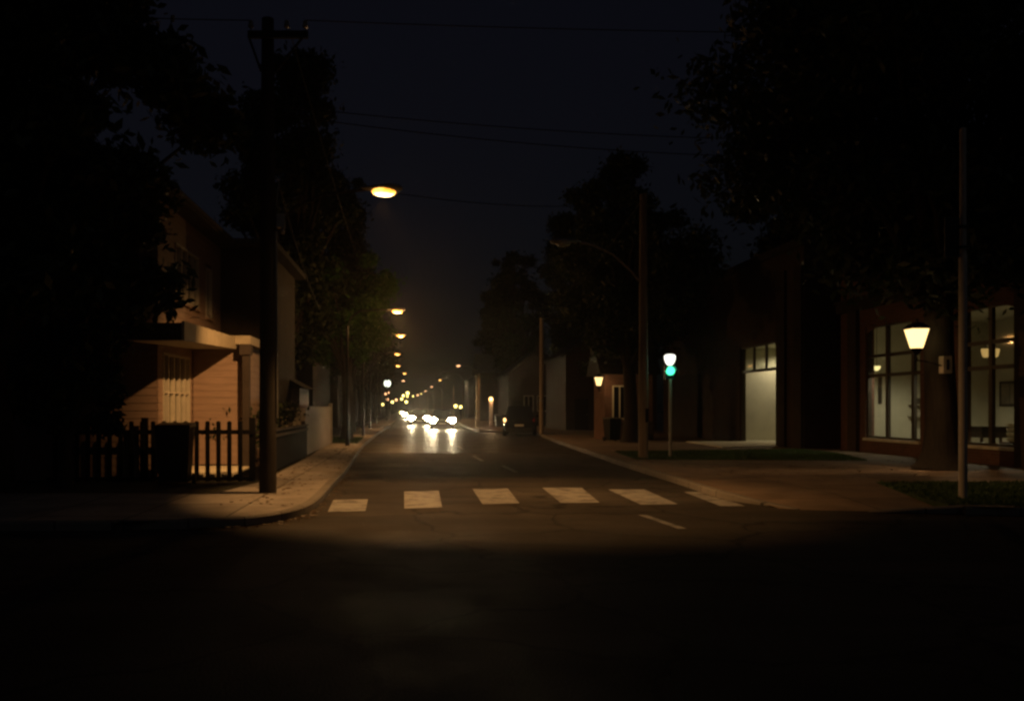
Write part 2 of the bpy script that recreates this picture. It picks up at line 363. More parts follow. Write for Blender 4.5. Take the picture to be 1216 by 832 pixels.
def kerb_mesh(a, b, z):
    m = MB(); n = len(a); zz = z if hasattr(z, '__len__') else [z] * n
    vs_ = []
    for i in range(n): vs_ += [(*a[i], -0.05), (*a[i], zz[i] - 0.02), (a[i][0] * 0.85 + b[i][0] * 0.15, a[i][1] * 0.85 + b[i][1] * 0.15, zz[i]), (*b[i], zz[i]), (*b[i], -0.05)]
    fs = []
    for i in range(n - 1):
        for j in range(4): fs.append((i * 5 + j, i * 5 + j + 1, i * 5 + 5 + j + 1, i * 5 + 5 + j))
    fs += [(0, 1, 2, 3, 4), tuple((n - 1) * 5 + j for j in (4, 3, 2, 1, 0))]
    return m.add(vs_, fs)
kerb_mesh(kl, kl_in, 0.13).build('kerb', 'kerb')['kind'] = 'structure'
back_l = [(-8.6, 400), (-4.7, 120), (-4.0, 60), (-3.75, 36), (-3.3, 27), (-3.12, 17.7), (-3.5, 15.2), (-60, 15.0)]
MB().prism([p for p in kl_in] + back_l, -0.05, 0.122).build('pavement', 'slab')['kind'] = 'structure'
MB().prism([(-8.6, 400), (-4.7, 120), (-4.0, 60), (-3.75, 36), (-3.3, 27), (-3.12, 17.7), (-3.5, 15.2), (-60, 15.0), (-90, 400)], -0.05, 0.10).build('garden_ground', 'soil')['kind'] = 'structure'
kr_pts = [(0.5, 400), (3.2, 160), (3.9, 100), (3.9, 62), (4.4, 58), (6.0, 55.5), (6.9, 53), (6.9, 50), (6.3, 40), (5.75, 28), (5.55, 23.5), (5.4, 18), (5.3, 15.6), (5.45, 14.7), (5.95, 13.75)]
kr = smooth_line(kr_pts); kr_in = offset(kr, 0.14)
kz = [0.135 if p[1] > 15 else 0.01 + 0.125 * max(0, (p[1] - 13.75) / 1.25) for p in kr]
kerb_mesh(kr, kr_in, kz).build('kerb', 'kerb')['kind'] = 'structure'
inner = [p for p in kr_in if p[1] > 15.2]
MB().prism(inner + [(5.5, 15.2), (8.4, 15.2), (9.1, 17.45), (70, 17.45), (70, 400)], -0.05, 0.12).build('forecourt', 'fore')['kind'] = 'structure'
m = MB(); fr_, bk_ = [(5.72, 13.9), (6.05, 13.72), (7.1, 13.5), (8.15, 13.4)], [(5.5, 15.2), (6.1, 15.2), (7.2, 15.2), (8.4, 15.2)]
m.add([(*p, .006) for p in fr_] + [(*p, .1195) for p in bk_], [(i, i + 1, i + 5, i + 4) for i in range(3)]); m.build('driveway_ramp', 'fore')['kind'] = 'structure'
isl = smooth_line([(6.9, 13.35), (9, 13.1), (14, 12.95), (70, 12.8)], 4)
isl_in = offset(isl, 0.14)
kerb_mesh(isl, isl_in, [0.02 + 0.11 * min(1, max(0, (p[0] - 6.9) / 1.2)) for p in isl]).build('kerb', 'kerb')['kind'] = 'structure'
isl_poly = [p for p in isl_in if p[0] > 8.3] + [(70, 17.4), (12, 17.4), (9.08, 17.4), (8.4, 15.2), (8.1, 13.4)]
MB().prism(isl_poly, -0.05, 0.126).build('lawn', 'turf')['kind'] = 'structure'
strip_poly = [(6.25, 25.2), (12.6, 24.6), (13.6, 28.5), (13.5, 31), (10.2, 30.2), (6.6, 29.4)]
MB().prism(strip_poly, 0.0, 0.135).build('lawn', 'turf')['kind'] = 'structure'
MB().prism([(-4.2, 37), (-2.5, 36.5), (-2.7, 44), (-4.4, 44)], 0.0, 0.135).build('lawn', 'turf')['kind'] = 'structure'

def gp(px, py, z=0.0):
    D = F * (EYE - z) / (py - CY); return (gx(px, D), D)
def paint_quads(name, quads):
    m = MB()
    for q in quads: m.add([(*gp(*p), 0.005) for p in q], [tuple(range(len(q)))])
    m.build(name, 'paint')['kind'] = 'structure'
paint_quads('crosswalk', [
    [(389, 608), (434, 606.5), (437, 592.5), (396, 593.5)], [(480, 603.5), (525, 602.5), (521, 582.5), (480, 583.5)],
    [(573, 598.5), (617, 597.5), (603, 580), (561, 580.5)], [(666, 597), (712, 596.5), (691, 579), (644, 579)],
    [(761, 599), (805, 598.5), (765, 581), (722, 581)], [(856, 601), (885, 601), (838, 584), (812, 584)]])
m = MB()
for x, y0, y1, dx in ((1.95, 26.4, 29.2, -0.1), (2.45, 21.8, 24.2, -0.1), (3.5, 11.6, 13.1, -0.15), (1.75, 34, 37, -0.1), (1.6, 43, 46, -0.1), (1.2, 54, 57, -0.1), (1.0, 66, 69, -.1)):
    m.add([(x - .06, y0, .005), (x + .06, y0, .005), (x + .06 + dx, y1, .005), (x - .06 + dx, y1, .005)], [(0, 1, 2, 3)])
m.build('lane_marking', 'paint')['kind'] = 'structure'

# grass blades on the lawns: nobody could count them
def in_poly(x, y, poly):
    r = False; j = len(poly) - 1
    for i in range(len(poly)):
        if (poly[i][1] > y) != (poly[j][1] > y) and x < (poly[j][0] - poly[i][0]) * (y - poly[i][1]) / (poly[j][1] - poly[i][1]) + poly[i][0]: r = not r
        j = i
    return r
def grass(poly, xr, yr, n, seed, z=0.126, label='short green grass on the kerbed corner lawn'):
    rnd = random.Random(seed); m = MB(); k = 0
    while k < n:
        x, y = rnd.uniform(*xr), rnd.uniform(*yr)
        if not in_poly(x, y, poly): continue
        k += 1; h = rnd.uniform(0.025, 0.07); a = rnd.uniform(0, pi); wv = 0.012; lx, ly = rnd.gauss(0, .03), rnd.gauss(0, .03)
        m.add([(x - wv * cos(a), y - wv * sin(a), z), (x + wv * cos(a), y + wv * sin(a), z), (x + lx, y + ly, z + h)], [(0, 1, 2)])
    o = m.build('grass', 'blade'); tag(o, label, 'grass', kind='stuff')
grass(isl_poly, (7, 16), (12.9, 17.4), 14000, 3)
grass(strip_poly, (6.2, 13.6), (24.6, 31), 16000, 4, 0.135, 'short grass strip lit green under the traffic light')
grass([(-4.2, 37), (-2.5, 36.5), (-2.7, 44), (-4.4, 44)], (-4.4, -2.5), (36.5, 44), 3000, 5, 0.135, 'small grass patch at the foot of the green tree')

rnd = random.Random(77); m = MB()
for k in range(900):
    if k < 420:
        i_ = rnd.randrange(len(kl)); x, y = kl[i_]; q = rnd.gauss(.05, .12); x, y, z = x + abs(q) * .8, y - abs(q) * .3, .006
        if y > 60 or x < -14: continue
    elif k < 700: x, y, z = rnd.uniform(-3.0, -1.9), rnd.uniform(13.2, 34), .126
    else: x, y, z = rnd.uniform(6, 14), rnd.uniform(17.6, 25), .124
    a = rnd.uniform(0, 2 * pi); l = rnd.uniform(.03, .06); t_ = rnd.uniform(.0, .02)
    m.add([(x + l * cos(a), y + l * sin(a), z + t_), (x - l * .5 * sin(a), y + l * .5 * cos(a), z), (x - l * cos(a), y - l * sin(a), z + t_), (x + l * .5 * sin(a), y - l * .5 * cos(a), z)], [(0, 1, 2, 3)])
o = m.build('fallen_leaves', 'deadleaf'); tag(o, 'dry brown fallen leaves scattered on the pavements and in the gutter', 'leaves', kind='stuff')

# ------------------------------------------------------------------ HOUSE on the corner (left)
hx, hy = -5.4, 18.2
house = empty('corner_house', (hx, hy, 0.1), 'two storey brown house with lit porch wall behind the black picket fence', 'house')
HO = (hx, hy, 0.1)
def hb(m, name, mat, parent=None, smooth=False): return m.build(name, mat, parent or house, smooth, off=HO if (parent or house) == house else None)
def sub(m, name, mat, parent): # a sub-part of a part whose own mesh is already local to the thing
    return m.build(name, mat, parent, off=HO)
def lap_y(m, x0, x1, y, z0, z1, step=0.16, d=0.014, face=-1):   # boards on a wall facing -Y
    z = z0
    while z < z1 - 0.01:
        t = min(z + step, z1)
        m.add([(x0, y + face * d, z), (x1, y + face * d, z), (x1, y + face * .004, t), (x0, y + face * .004, t), (x0, y, z), (x1, y, z)], [(0, 1, 2, 3), (0, 4, 5, 1)]); z = t
def lap_x(m, y0, y1, x, z0, z1, step=0.16, d=0.014):            # boards on a wall facing +X
    z = z0
    while z < z1 - 0.01:
        t = min(z + step, z1)
        m.add([(x + d, y0, z), (x + d, y1, z), (x + .004, y1, t), (x + .004, y0, t), (x, y0, z), (x, y1, z)], [(0, 1, 2, 3), (0, 4, 5, 1)]); z = t
wl = MB()
W0, W1, WZ0, WZ1 = 18.55, 20.72, 0.75, 2.78          # ground floor window in the wing
U0, U1, UZ0, UZ1 = 19.5, 21.55, 4.0, 5.28            # upstairs window
V0, V1 = 22.3, 22.9                                  # narrow upstairs window
T = 0.18
def wallx(y0, y1, z0, z1): wl.box(hx - T, hx, y0, y1, z0, z1); lap_x(wl, y0, y1, hx + .001, z0, z1)
wallx(18.2, W0, 0.1, 3.0); wallx(W1, 21.0, 0.1, 3.0); wallx(W0, W1, 0.1, WZ0); wallx(W0, W1, WZ1, 3.0)
wallx(18.2, U0, 3.0, 6.0); wallx(U0, U1, 3.0, UZ0); wallx(U0, U1, UZ1, 6.0); wallx(U1, V0, 3.0, 6.0)
wallx(V0, V1, 3.0, UZ0); wallx(V0, V1, UZ1, 6.0); wallx(V1, 24.0, 3.0, 6.0)
wl.box(-12, hx - T - .002, 18.2, 18.4, 0.1, 6.0); lap_y(wl, -12, hx, 18.198, 0.1, 6.0)
bw = MB(); bw.box(-12, hx - T - .002, 29.8, 30, 0.1, 6.0); hb(bw, 'back_wall', 'darkwall')
wl.box(hx + .03, -4.15, 21.0, 21.15, 0.25, 3.1); lap_y(wl, hx + .03, -4.15, 20.998, 0.25, 3.1)
wl.box(-4.3, -4.15, 21.16, 24, 0.1, 3.1); lap_x(wl, 21.0, 24, -4.149, 0.1, 3.1)
hb(wl, 'wall', 'siding')
ub = MB(); ub.box(hx - T, -4.2, 24.0, 24.2, 0.1, 6.0); lap_y(ub, hx + .03, -4.2, 23.998, 3.3, 5.95); ub.box(-4.4, -4.2, 24.21, 30, 0.1, 6.0)
hb(ub, 'rear_wall', 'darkwall')
rf = MB()
rf.yprism([(-12.6, 5.95), (-4.95, 5.95), (-4.95, 6.1), (-8.7, 8.2), (-12.6, 6.1)], 17.7, 30.4)
roof = hb(rf, 'roof', 'roof')
g = MB(); g.tube([(-4.93, 17.7, 6.05), (-4.93, 24.0, 6.05)], 0.06, 8); g.tube([(-4.93, 23.9, 6.02), (-3.9, 23.9, 6.02)], 0.06, 8)
sub(g, 'gutter', 'roof', roof)
rr = MB(); rr.box(hx + .05, -3.85, 23.62, 30.2, 6.002, 6.16); hb(rr, 'rear_roof', 'roof')
ca = MB(); ca.xprism([(16.2, 2.86), (21.0, 3.02), (21.0, 3.24), (16.2, 3.17)], hx - .0 + .025, -4.36)
can = hb(ca, 'canopy', 'roof')
fa = MB(); fa.xprism([(16.18, 2.84), (21.0, 3.0), (21.0, 3.27), (16.18, 3.2)], -4.358, -4.30)
sub(fa, 'fascia', 'fascia', can)
so = MB(); so.xprism([(16.22, 2.84), (20.98, 3.0), (20.98, 3.015), (16.22, 2.855)], hx + .03, -4.362); sub(so, 'soffit', 'fascia', can)
pr = MB(); pr.box(hx + .03, -3.95, 20.7, 24.0, 3.102, 3.3); hb(pr, 'porch_roof', 'fascia')
pf = MB(); pf.box(hx + .03, -3.95, 18.25, 20.96, 0.08, 0.22); hb(pf, 'porch_floor', 'concrete')
pc = MB(); pc.box(-4.14, -3.98, 20.72, 20.9, 0.222, 3.1); pc.box(-4.2, -3.94, 20.66, 20.95, 2.85, 3.1); hb(pc, 'porch_column', 'darkwall')
def house_window(y0, y1, z0, z1, posts, bar, curt):
    f = MB(); b = 0.05
    f.box(hx - .08, hx + .035, y0, y0 + b, z0, z1); f.box(hx - .08, hx + .035, y1 - b, y1, z0, z1)
    f.box(hx - .08, hx + .035, y0 + b, y1 - b, z0, z0 + b); f.box(hx - .08, hx + .035, y0 + b, y1 - b, z1 - b, z1)
    for p in posts: f.box(hx - .07, hx + .03, p - .028, p + .028, z0 + b, z1 - b)
    if bar: f.box(hx - .06, hx + .02, y0 + b, y1 - b, bar - .02, bar + .02)
    win = hb(f, 'window', 'white')
    s_ = MB(); s_.box(hx - .05, hx + .09, y0 - .06, y1 + .06, z0 - .06, z0 - .003); sub(s_, 'sill', 'siding', win)
    p_ = MB(); p_.box(hx - .05, hx - .044, y0 + b, y1 - b, z0 + b, z1 - b); sub(p_, 'pane', 'glass', win)
    for a, c in curt:
        q = MB(); n = 14
        for i in range(n):
            ya, yb = a + (c - a) * i / n, a + (c - a) * (i + 1) / n; xa, xb = hx - .13 - .02 * (i % 2), hx - .13 - .02 * ((i + 1) % 2)
            q.add([(xa, ya, z0), (xb, yb, z0), (xb, yb, z1), (xa, ya, z1)], [(0, 1, 2, 3)])
        sub(q, 'curtain', 'curtain', win)
    k = MB(); k.box(hx - .9, hx - .88, y0 - .2, y1 + .2, z0 - .2, z1 + .2); sub(k, 'dark_room', 'darkroom', win)
house_window(W0, W1, WZ0, WZ1, [18.95, 19.4, 19.85, 20.3], 1.93, [(18.98, 19.36), (20.35, 20.66)])
house_window(U0, U1, UZ0, UZ1, [20.0, 20.5, 21.05], None, [(19.55, 19.7)])
house_window(V0, V1, UZ0 - .1, UZ1 - .1, [], None, [])

# black picket fence facing the corner
fy = 17.9
pk = empty('picket_fence', (-3.4, fy, 0.1), 'black wooden picket fence in front of the lit porch', 'fence')
def pkb(m, n): return m.build(n, 'black', pk, off=(-3.4, fy, 0.1))
m = MB(); m.box(-7.6, -3.35, fy + .012, fy + .05, 1.06 + .0, 1.15); m.box(-7.6, -3.35, fy + .012, fy + .05, 0.12, 0.19); pkb(m, 'rail')
x = -3.62
while x > -7.5:
    m = MB(); h = 1.33; m.yprism([(x - .045, .1), (x + .045, .1), (x + .045, h - .02), (x + .02, h), (x - .02, h), (x - .045, h - .02)], fy - .014, fy + .01); pkb(m, 'picket'); x -= 0.222
for x in (-3.39, -5.6):
    m = MB(); m.box(x - .06, x + .06, fy + .052, fy + .16, 0.1, 1.4); pkb(m, 'post')
# dark board fence running along the pavement
sf = empty('board_fence', (-3.2, 18.1, 0.1), 'dark close boarded fence with capping rail running along the left pavement', 'fence')
m = MB(); n = 56
for i in range(n):
    y = 18.12 + i * 0.148; xx = -3.26 - 0.01 * (y - 18); m.box(xx - .012, xx + .012 * (1 + .4 * (i % 2)), y, y + .14, .16, 1.06)
m.build('board_panel', 'black', sf, off=(-3.2, 18.1, 0.1))
m = MB(); m.hexa([(-3.33, 18.1, 1.065), (-3.2, 18.1, 1.065), (-3.28, 26.4, 1.065), (-3.41, 26.4, 1.065), (-3.33, 18.1, 1.115), (-3.2, 18.1, 1.115), (-3.28, 26.4, 1.115), (-3.41, 26.4, 1.115)])
m.build('capping_rail', 'wood', sf, off=(-3.2, 18.1, 0.1))
m = MB(); m.hexa([(-3.245, 18.1, .93), (-3.21, 18.1, .93), (-3.29, 26.4, .93), (-3.325, 26.4, .93), (-3.245, 18.1, 1.0), (-3.21, 18.1, 1.0), (-3.29, 26.4, 1.0), (-3.325, 26.4, 1.0)])
m.build('rail', 'wood', sf, off=(-3.2, 18.1, 0.1))
for y in (20.8, 23.6, 26.4):
    m = MB(); m.box(-3.42 - .01 * (y - 18), -3.3 - .01 * (y - 18), y - .06, y + .06, .1, 1.2); m.build('post', 'wood', sf, off=(-3.2, 18.1, 0.1))
# pale fence further on
pfc = empty('pale_fence', (-3.35, 27, 0.1), 'pale upright board fence beyond the dark board fence', 'fence')
m = MB()
for i in range(60):
    y = 26.9 + i * .148; xx = -3.45 - .012 * (y - 27); m.box(xx - .012, xx + .012 * (1 + .5 * (i % 2)), y, y + .142, .14, 1.62 + .02 * (i % 3))
m.build('board_panel', 'pale', pfc, off=(-3.35, 27, 0.1))
m = MB(); m.box(-4.9, -3.46, 26.86, 26.89, .14, 1.6); m.build('end_panel', 'pale', pfc, off=(-3.35, 27, 0.1))
m = MB(); m.box(-3.63, -3.49, 35.7, 35.84, .1, 1.78); m.build('post', 'pale', pfc, off=(-3.35, 27, 0.1))

# wheelie bins
def make_bin(loc, label, s=1.0, rz=0.0):
    t = empty('wheelie_bin', loc, label, 'bin', None, rz)
    m = MB(); m.hexa([(-.24 * s, -.25 * s, .06), (.24 * s, -.25 * s, .06), (.24 * s, .22 * s, .06), (-.24 * s, .22 * s, .06), (-.29 * s, -.34 * s, 1.0 * s), (.29 * s, -.34 * s, 1.0 * s), (.29 * s, .3 * s, 1.0 * s), (-.29 * s, .3 * s, 1.0 * s)]); m.build('body', 'plastic', t)
    m = MB(); m.hexa([(-.31 * s, -.37 * s, 1.003 * s), (.31 * s, -.37 * s, 1.003 * s), (.31 * s, .33 * s, 1.003 * s), (-.31 * s, .33 * s, 1.003 * s), (-.27 * s, -.3 * s, 1.05 * s), (.27 * s, -.3 * s, 1.05 * s), (.29 * s, .34 * s, 1.08 * s), (-.29 * s, .34 * s, 1.08 * s)]); m.build('lid', 'plastic', t)
    m = MB(); m.tube([(-.25 * s, .38 * s, 1.0 * s), (.25 * s, .38 * s, 1.0 * s)], .018, 8); m.build('handle', 'plastic', t)
    for i in (-1, 1):
        m = MB(); m.tube([(i * .26 * s, .2 * s, .1), (i * .32 * s, .2 * s, .1)], .1, 14); m.build('wheel', 'tyre', t)
    return t
make_bin((-4.75, 17.2, .1), 'black wheelie bin standing in front of the picket fence', 1.12, .1)
make_bin((gx(726.5, 39), 39, .12), 'dark wheelie bin below the small cottage window', 0.98, .3)
sk = empty('rubbish_skip', (gx(597, 64), 64, .12), 'small dark lidded dumpster near the far brick pier lamp', 'dumpster')
m = MB(); m.hexa([(-.5, -.4, .1), (.5, -.4, .1), (.5, .4, .1), (-.5, .4, .1), (-.56, -.5, .85), (.56, -.5, .85), (.56, .5, .85), (-.56, .5, .85)]); m.build('body', 'plastic', sk)
m = MB(); m.hexa([(-.58, -.52, .853), (.58, -.52, .853), (.58, .52, .853), (-.58, .52, .853), (-.56, -.4, .93), (.56, -.4, .93), (.56, .5, 1.0), (-.56, .5, 1.0)]); m.build('lid', 'plastic', sk)

# ------------------------------------------------------------------ SHOP with lit windows (right)
sx = 15.0
shop = empty('brick_shop', (sx, 25.5, 0.12), 'red brown brick shop front with two tall lit windows', 'shop')
SO = (sx, 25.5, 0.12)
A0, A1, B0, B1, SZ0, SZ1 = 26.2, 29.4, 22.0, 24.25, 0.6, 4.3
m = MB()
for y0, y1, z0, z1 in ((19.5, B0, .1, 7), (B0, B1, .1, SZ0), (B0, B1, SZ1, 7), (B1, A0, .1, 7), (A0, A1, .1, SZ0), (A0, A1, SZ1, 7), (A1, 30.6, .1, 7)):
    m.box(sx, sx + .3, y0, y1, z0, z1)
m.box(sx + .302, 20.3, 30.85, 31.1, .1, 7); m.box(sx, sx + .3, 30.602, 31.1, .1, 7); m.box(20.05, 20.3, 19.5, 30.84, .1, 7); m.box(sx + .302, 20.04, 19.5, 19.7, .1, 7)
m.build('wall', 'brickwall', shop, off=SO)
for y in (30.1, 25.25, 21.6):
    m = MB(); m.box(sx - .12, sx - .003, y - .3, y + .3, .1, 4.9); m.build('pilaster', 'brickold', shop, off=SO)
m = MB(); m.box(sx - .18, sx - .003, 19.4, 31.1, 4.902, 5.2); m.box(sx - .25, sx - .003, 19.4, 31.1, 5.2, 5.32); m.build('cornice', 'darkwall', shop, off=SO)
m = MB(); m.box(sx - .1, 20.4, 19.4, 31.2, 7.002, 7.25); m.build('roof', 'roof', shop, off=SO)
m = MB(); m.box(sx + .302, sx + .33, 19.7, 30.84, .12, SZ0 - .02); m.box(20.02, 20.047, 19.72, 30.82, .15, 4.6); m.box(sx + .332, 20.015, 30.82, 30.847, .15, 4.6); m.box(sx + .332, 20.015, 19.702, 19.73, .15, 4.6)
m.build('interior_wall', 'plaster', shop, off=SO)
m = MB(); m.box(sx + .302, 20.01, 19.74, 30.81, 4.603, 4.7); m.build('interior_ceiling', 'plaster', shop, off=SO)
m = MB(); m.box(sx + .332, 20.01, 19.74, 30.81, .1, .15); m.build('interior_floor', 'tilefloor', shop, off=SO)
def shop_window(y0, y1, posts, bars):
    m = MB(); b = .07; xa, xb = sx + .06, sx + .18
    m.box(xa, xb, y0, y0 + b, SZ0, SZ1); m.box(xa, xb, y1 - b, y1, SZ0, SZ1); m.box(xa, xb, y0 + b, y1 - b, SZ0, SZ0 + b); m.box(xa, xb, y0 + b, y1 - b, SZ1 - b, SZ1)
    for p in posts: m.box(xa + .01, xb - .01, p - .07, p + .07, SZ0 + b, SZ1 - b)
    for z in bars: m.box(xa + .02, xb - .02, y0 + b, y1 - b, z - .055, z + .055)
    win = m.build('window', 'bronze', shop, off=SO)
    ym, hw_ = (y0 + y1) / 2, (y1 - y0) / 2; arc = [(ym + hw_ * cos(pi * i / 12), SZ1 - .28 + .27 * sin(pi * i / 12)) for i in range(13)]
    m = MB(); m.xprism([(y1, SZ1 - .002)] + arc + [(y0, SZ1 - .002)], sx + .035, sx + .057); m.build('arched_header', 'brickwall', win, off=SO)
    m = MB(); m.box(sx + .11, sx + .118, y0 + b, y1 - b, SZ0 + b, SZ1 - b); m.build('pane', 'glass', win, off=SO)
    m = MB(); m.box(sx - .07, sx + .055, y0 - .05, y1 + .05, SZ0 - .09, SZ0 - .003); m.box(sx + .2, sx + .45, y0, y1, SZ0 - .015, SZ0 + .03); m.build('sill', 'concrete', win, off=SO)
shop_window(A0, A1, [28.2, 26.72], [2.66, 3.3])
shop_window(B0, B1, [23.1], [2.66, 3.33])
# things inside the shop
pd = empty('pendant_lamp', (gx(1176, 25.5), 25.5, 3.2), 'twin tulip shade pendant lamp glowing inside the right shop window', 'lamp')
def tulip(m, cx_, s=1.0, z=0.0): m.lathe([(.06 * s, -.17 * s + z), (.10 * s, -.13 * s + z), (.135 * s, 0 + z), (.15 * s, .13 * s + z), (.14 * s, .14 * s + z)], (cx_, 0, 0), 14)
for i in (-.17, .17):
    m = MB(); tulip(m, i * .8, .8); m.build('lamp_shade', 'pendant', pd, True)
m = MB(); m.tube([(0, 0, 1.38), (0, 0, .22)], .012, 8); m.tube([(-.17, 0, .1), (-.17, 0, .2), (0, 0, .24), (.17, 0, .2), (.17, 0, .1)], .012, 8); m.lathe([(.06, 1.34), (.02, 1.4)], (0, 0, 0), 12); m.build('stem', 'bronze', pd)
lamp('SPOT', (0, -.0, -.2), 150, (1.0, 0.86, 0.58), pd, .12, 168, .55, (0, 0, -1))
lamp('POINT', (0, 0, .25), 2, (1.0, 0.80, 0.42), pd, .1)
ws = empty('small_lamp', (gx(1041, 30.2), 30.2, gz(437, 30.2)), 'small glowing bowl lamp in the left shop window', 'lamp')
m = MB(); m.lathe([(.03, -.09), (.1, -.03), (.125, .05), (.12, .07)], (0, 0, 0), 14); m.build('lamp_shade', 'bulb', ws, True)
m = MB(); m.tube([(0, 0, .07), (0, 0, 1.62)], .01, 6); m.build('stem', 'bronze', ws)
lamp('SPOT', (.2, -1.6, -.0), 100, (1.0, 0.86, 0.58), ws, .12, 168, .55, (0, 0, -1))
lamp('POINT', (0, -.4, .3), 3, (1.0, 0.80, 0.42), ws, .1)
ban = empty('wall_hanging', (gx(1045.5, 30.76), 30.78, 1.75), 'narrow dark hanging on the cream wall under the small bowl lamp', 'hanging')
m = MB(); m.box(-.06, .06, -.02, .02, 0, 1.0); m.build('panel', 'bronze', ban)
m = MB(); m.tube([(-.1, -.03, 1.0), (.1, -.03, 1.0)], .014, 8); m.build('rod', 'wood', ban)
for k, (py, lb) in enumerate(((476, 'upper small dark box on the shelf behind the narrow shop pane'), (490, 'lower small pale box on the shelf behind the narrow shop pane'))):
    o = MB(); o.box(-.1, .1, -.1, .1, 0, .16); o.box(-.112, .112, -.112, .112, .162, .2); bx = o.build('storage_box', 'bronze' if k == 0 else 'pale'); bx.location = (gx(1089.5, 30.5), 30.5, gz(py, 30.5) - .1); tag(bx, lb, 'box')
shf = empty('wall_shelf', (gx(1090, 30.6), 30.6, 1.25), 'two tier shelf on the cream wall behind the narrow shop pane', 'shelf')
for z in (gz(476, 30.5) - .135, gz(490, 30.5) - .135):
    m = MB(); m.box(-.25, .25, -.22, .2, z - 1.25, z - 1.25 + .03); m.build('shelf_board', 'pale', shf)
pic = empty('picture_frame', (20.0, gx(0, 0) + 20.0 * F / (1200 - CX), 1.95), 'dark framed picture on the back wall behind the right shop window', 'picture')
m = MB()
for a in ((-.5, -.43, -.3, .55), (.43, .5, -.3, .55), (-.43, .43, -.3, -.22), (-.43, .43, .47, .55)): m.box(-.05, .0, a[0], a[1], a[2], a[3])
m.build('frame', 'bronze', pic); m = MB(); m.box(-.03, -.01, -.43, .43, -.22, .47); m.build('picture', 'tilefloor', pic)
tb = empty('display_table', (gx(1177, 25.2), 25.2, .15), 'dark low display table inside the right shop window', 'table')
m = MB(); m.box(-.52, .52, -.35, .35, .86, .92); m.build('table_top', 'bronze', tb)
m = MB(); m.box(-.46, .46, -.3, .3, .6, .857); m.build('apron', 'bronze', tb)
for i in (-1, 1):
    for j in (-1, 1):
        m = MB(); m.box(i * .46 - .03, i * .46 + .03, j * .29 - .03, j * .29 + .03, 0, .6); m.build('leg', 'bronze', tb)
for k, zz in enumerate((.0, .13, .26, .39)):
    o = MB(); o.lathe([(.07, 0), (.14, .03), (.16, .115), (.145, .12), (.06, .02)], (0, 0, 0), 16); b_ = o.build('bowl', 'plaster', None, True)
    b_.location = (gx(1203, 24.2), 24.2, .66 + zz); tag(b_, ('lowest', 'second lowest', 'second highest', 'topmost')[k] + ' pale bowl of the stack at the shop window edge', 'bowl', 'stacked bowls in the shop window')
pl_ = empty('plinth', (gx(1203, 24.2), 24.2, .15), 'square wooden plinth carrying the stack of pale bowls', 'plinth')
m = MB(); m.box(-.2, .2, -.2, .2, 0, .47); m.build('body', 'wood', pl_); m = MB(); m.box(-.23, .23, -.23, .23, .472, .508); m.build('top', 'wood', pl_)

# ------------------------------------------------------------------ BUILDING with the open lit doorway
dx_ = 14.0; DO = (dx_, 40, .12)
dw = empty('doorway_building', (dx_, 40, .12), 'dark plain building with a tall open lit doorway', 'building')
O0, O1, OZ = 34.2, 38.1, 4.2
m = MB()
for y0, y1, z0, z1 in ((31.8, O0, .1, 7.5), (O0, O1, OZ, 7.5), (O1, 50, .1, 7.5)): m.box(dx_, dx_ + .25, y0, y1, z0, z1)
m.box(dx_ + .252, 21, 31.8, 32.05, .1, 7.5); m.box(dx_ + .252, 21, 49.75, 50, .1, 7.5); m.box(20.8, 21.0, 32.06, 49.74, .1, 7.5)
m.build('wall', 'brickold', dw, off=DO)
m = MB(); m.box(dx_ - .15, 21.1, 31.7, 50.1, 7.502, 7.8); m.build('roof', 'roof', dw, off=DO)
for y0, y1 in ((31.85, 32.5), (33.3, 34.1)):
    m = MB(); m.box(dx_ - .09, dx_ - .003, y0, y1, .12, 6.8); m.build('pilaster', 'darkwall', dw, off=DO)
m = MB(); m.box(dx_ + .255, 17.2, 39.0, 39.15, .12, 4.3); m.box(17.2, 17.35, 32.9, 39.15, .12, 4.3); m.box(dx_ + .255, 17.198, 32.9, 33.05, .12, 4.3); m.build('interior_wall', 'plaster', dw, off=DO)
m = MB(); m.box(dx_ + .255, 17.19, 33.06, 38.99, 4.25, 4.3); m.build('interior_ceiling', 'plaster', dw, off=DO)
m = MB(); m.box(dx_ - .0, 17.19, 33.06, 38.99, .1, .16); m.build('interior_floor', 'concrete', dw, off=DO)
m = MB(); m.prism([(11.3, 32.6), (13.99, 33.9), (13.99, 38.2), (11.6, 38.0)], .08, .15); m.build('doorstep_spill', 'concrete', dw, off=DO)  # pale step stretched outward, the doorway's light spill put into colour and shape
m = MB(); b = .07; xa, xb = dx_ + .05, dx_ + .15
m.box(xa, xb, O0, O0 + b, .16, OZ); m.box(xa, xb, O1 - b, O1, .16, OZ); m.box(xa, xb, O0 + b, O1 - b, OZ - b, OZ); m.box(xa, xb, O0 + b, O1 - b, 3.08, 3.2)
for p in (35.45, 36.75): m.box(xa + .01, xb - .01, p - .06, p + .06, 3.2, OZ - b)
fr = m.build('door_frame', 'bronze', dw, off=DO)
m = MB(); m.box(dx_ + .09, dx_ + .097, O0 + b, O1 - b, 3.2, OZ - b); m.build('transom_pane', 'glass', fr, off=DO)
m = MB(); m.box(dx_ - .05, dx_ - .003, 43.5, 48.6, .14, 3.3); m.build('roller_door', 'darkwall', dw, off=DO)
cl = empty('ceiling_lamp', (16.0, 38.2, 4.1), 'hidden ceiling lamp lighting the room behind the tall open doorway', 'lamp')
m = MB(); m.lathe([(.15, -.05), (.17, .02), (.1, .06)], (0, 0, 0), 14); m.build('lamp_shade', 'bulb', cl, True); m = MB(); m.tube([(0, 0, .06), (0, 0, .15)], .02, 8); m.build('stem', 'steel', cl)
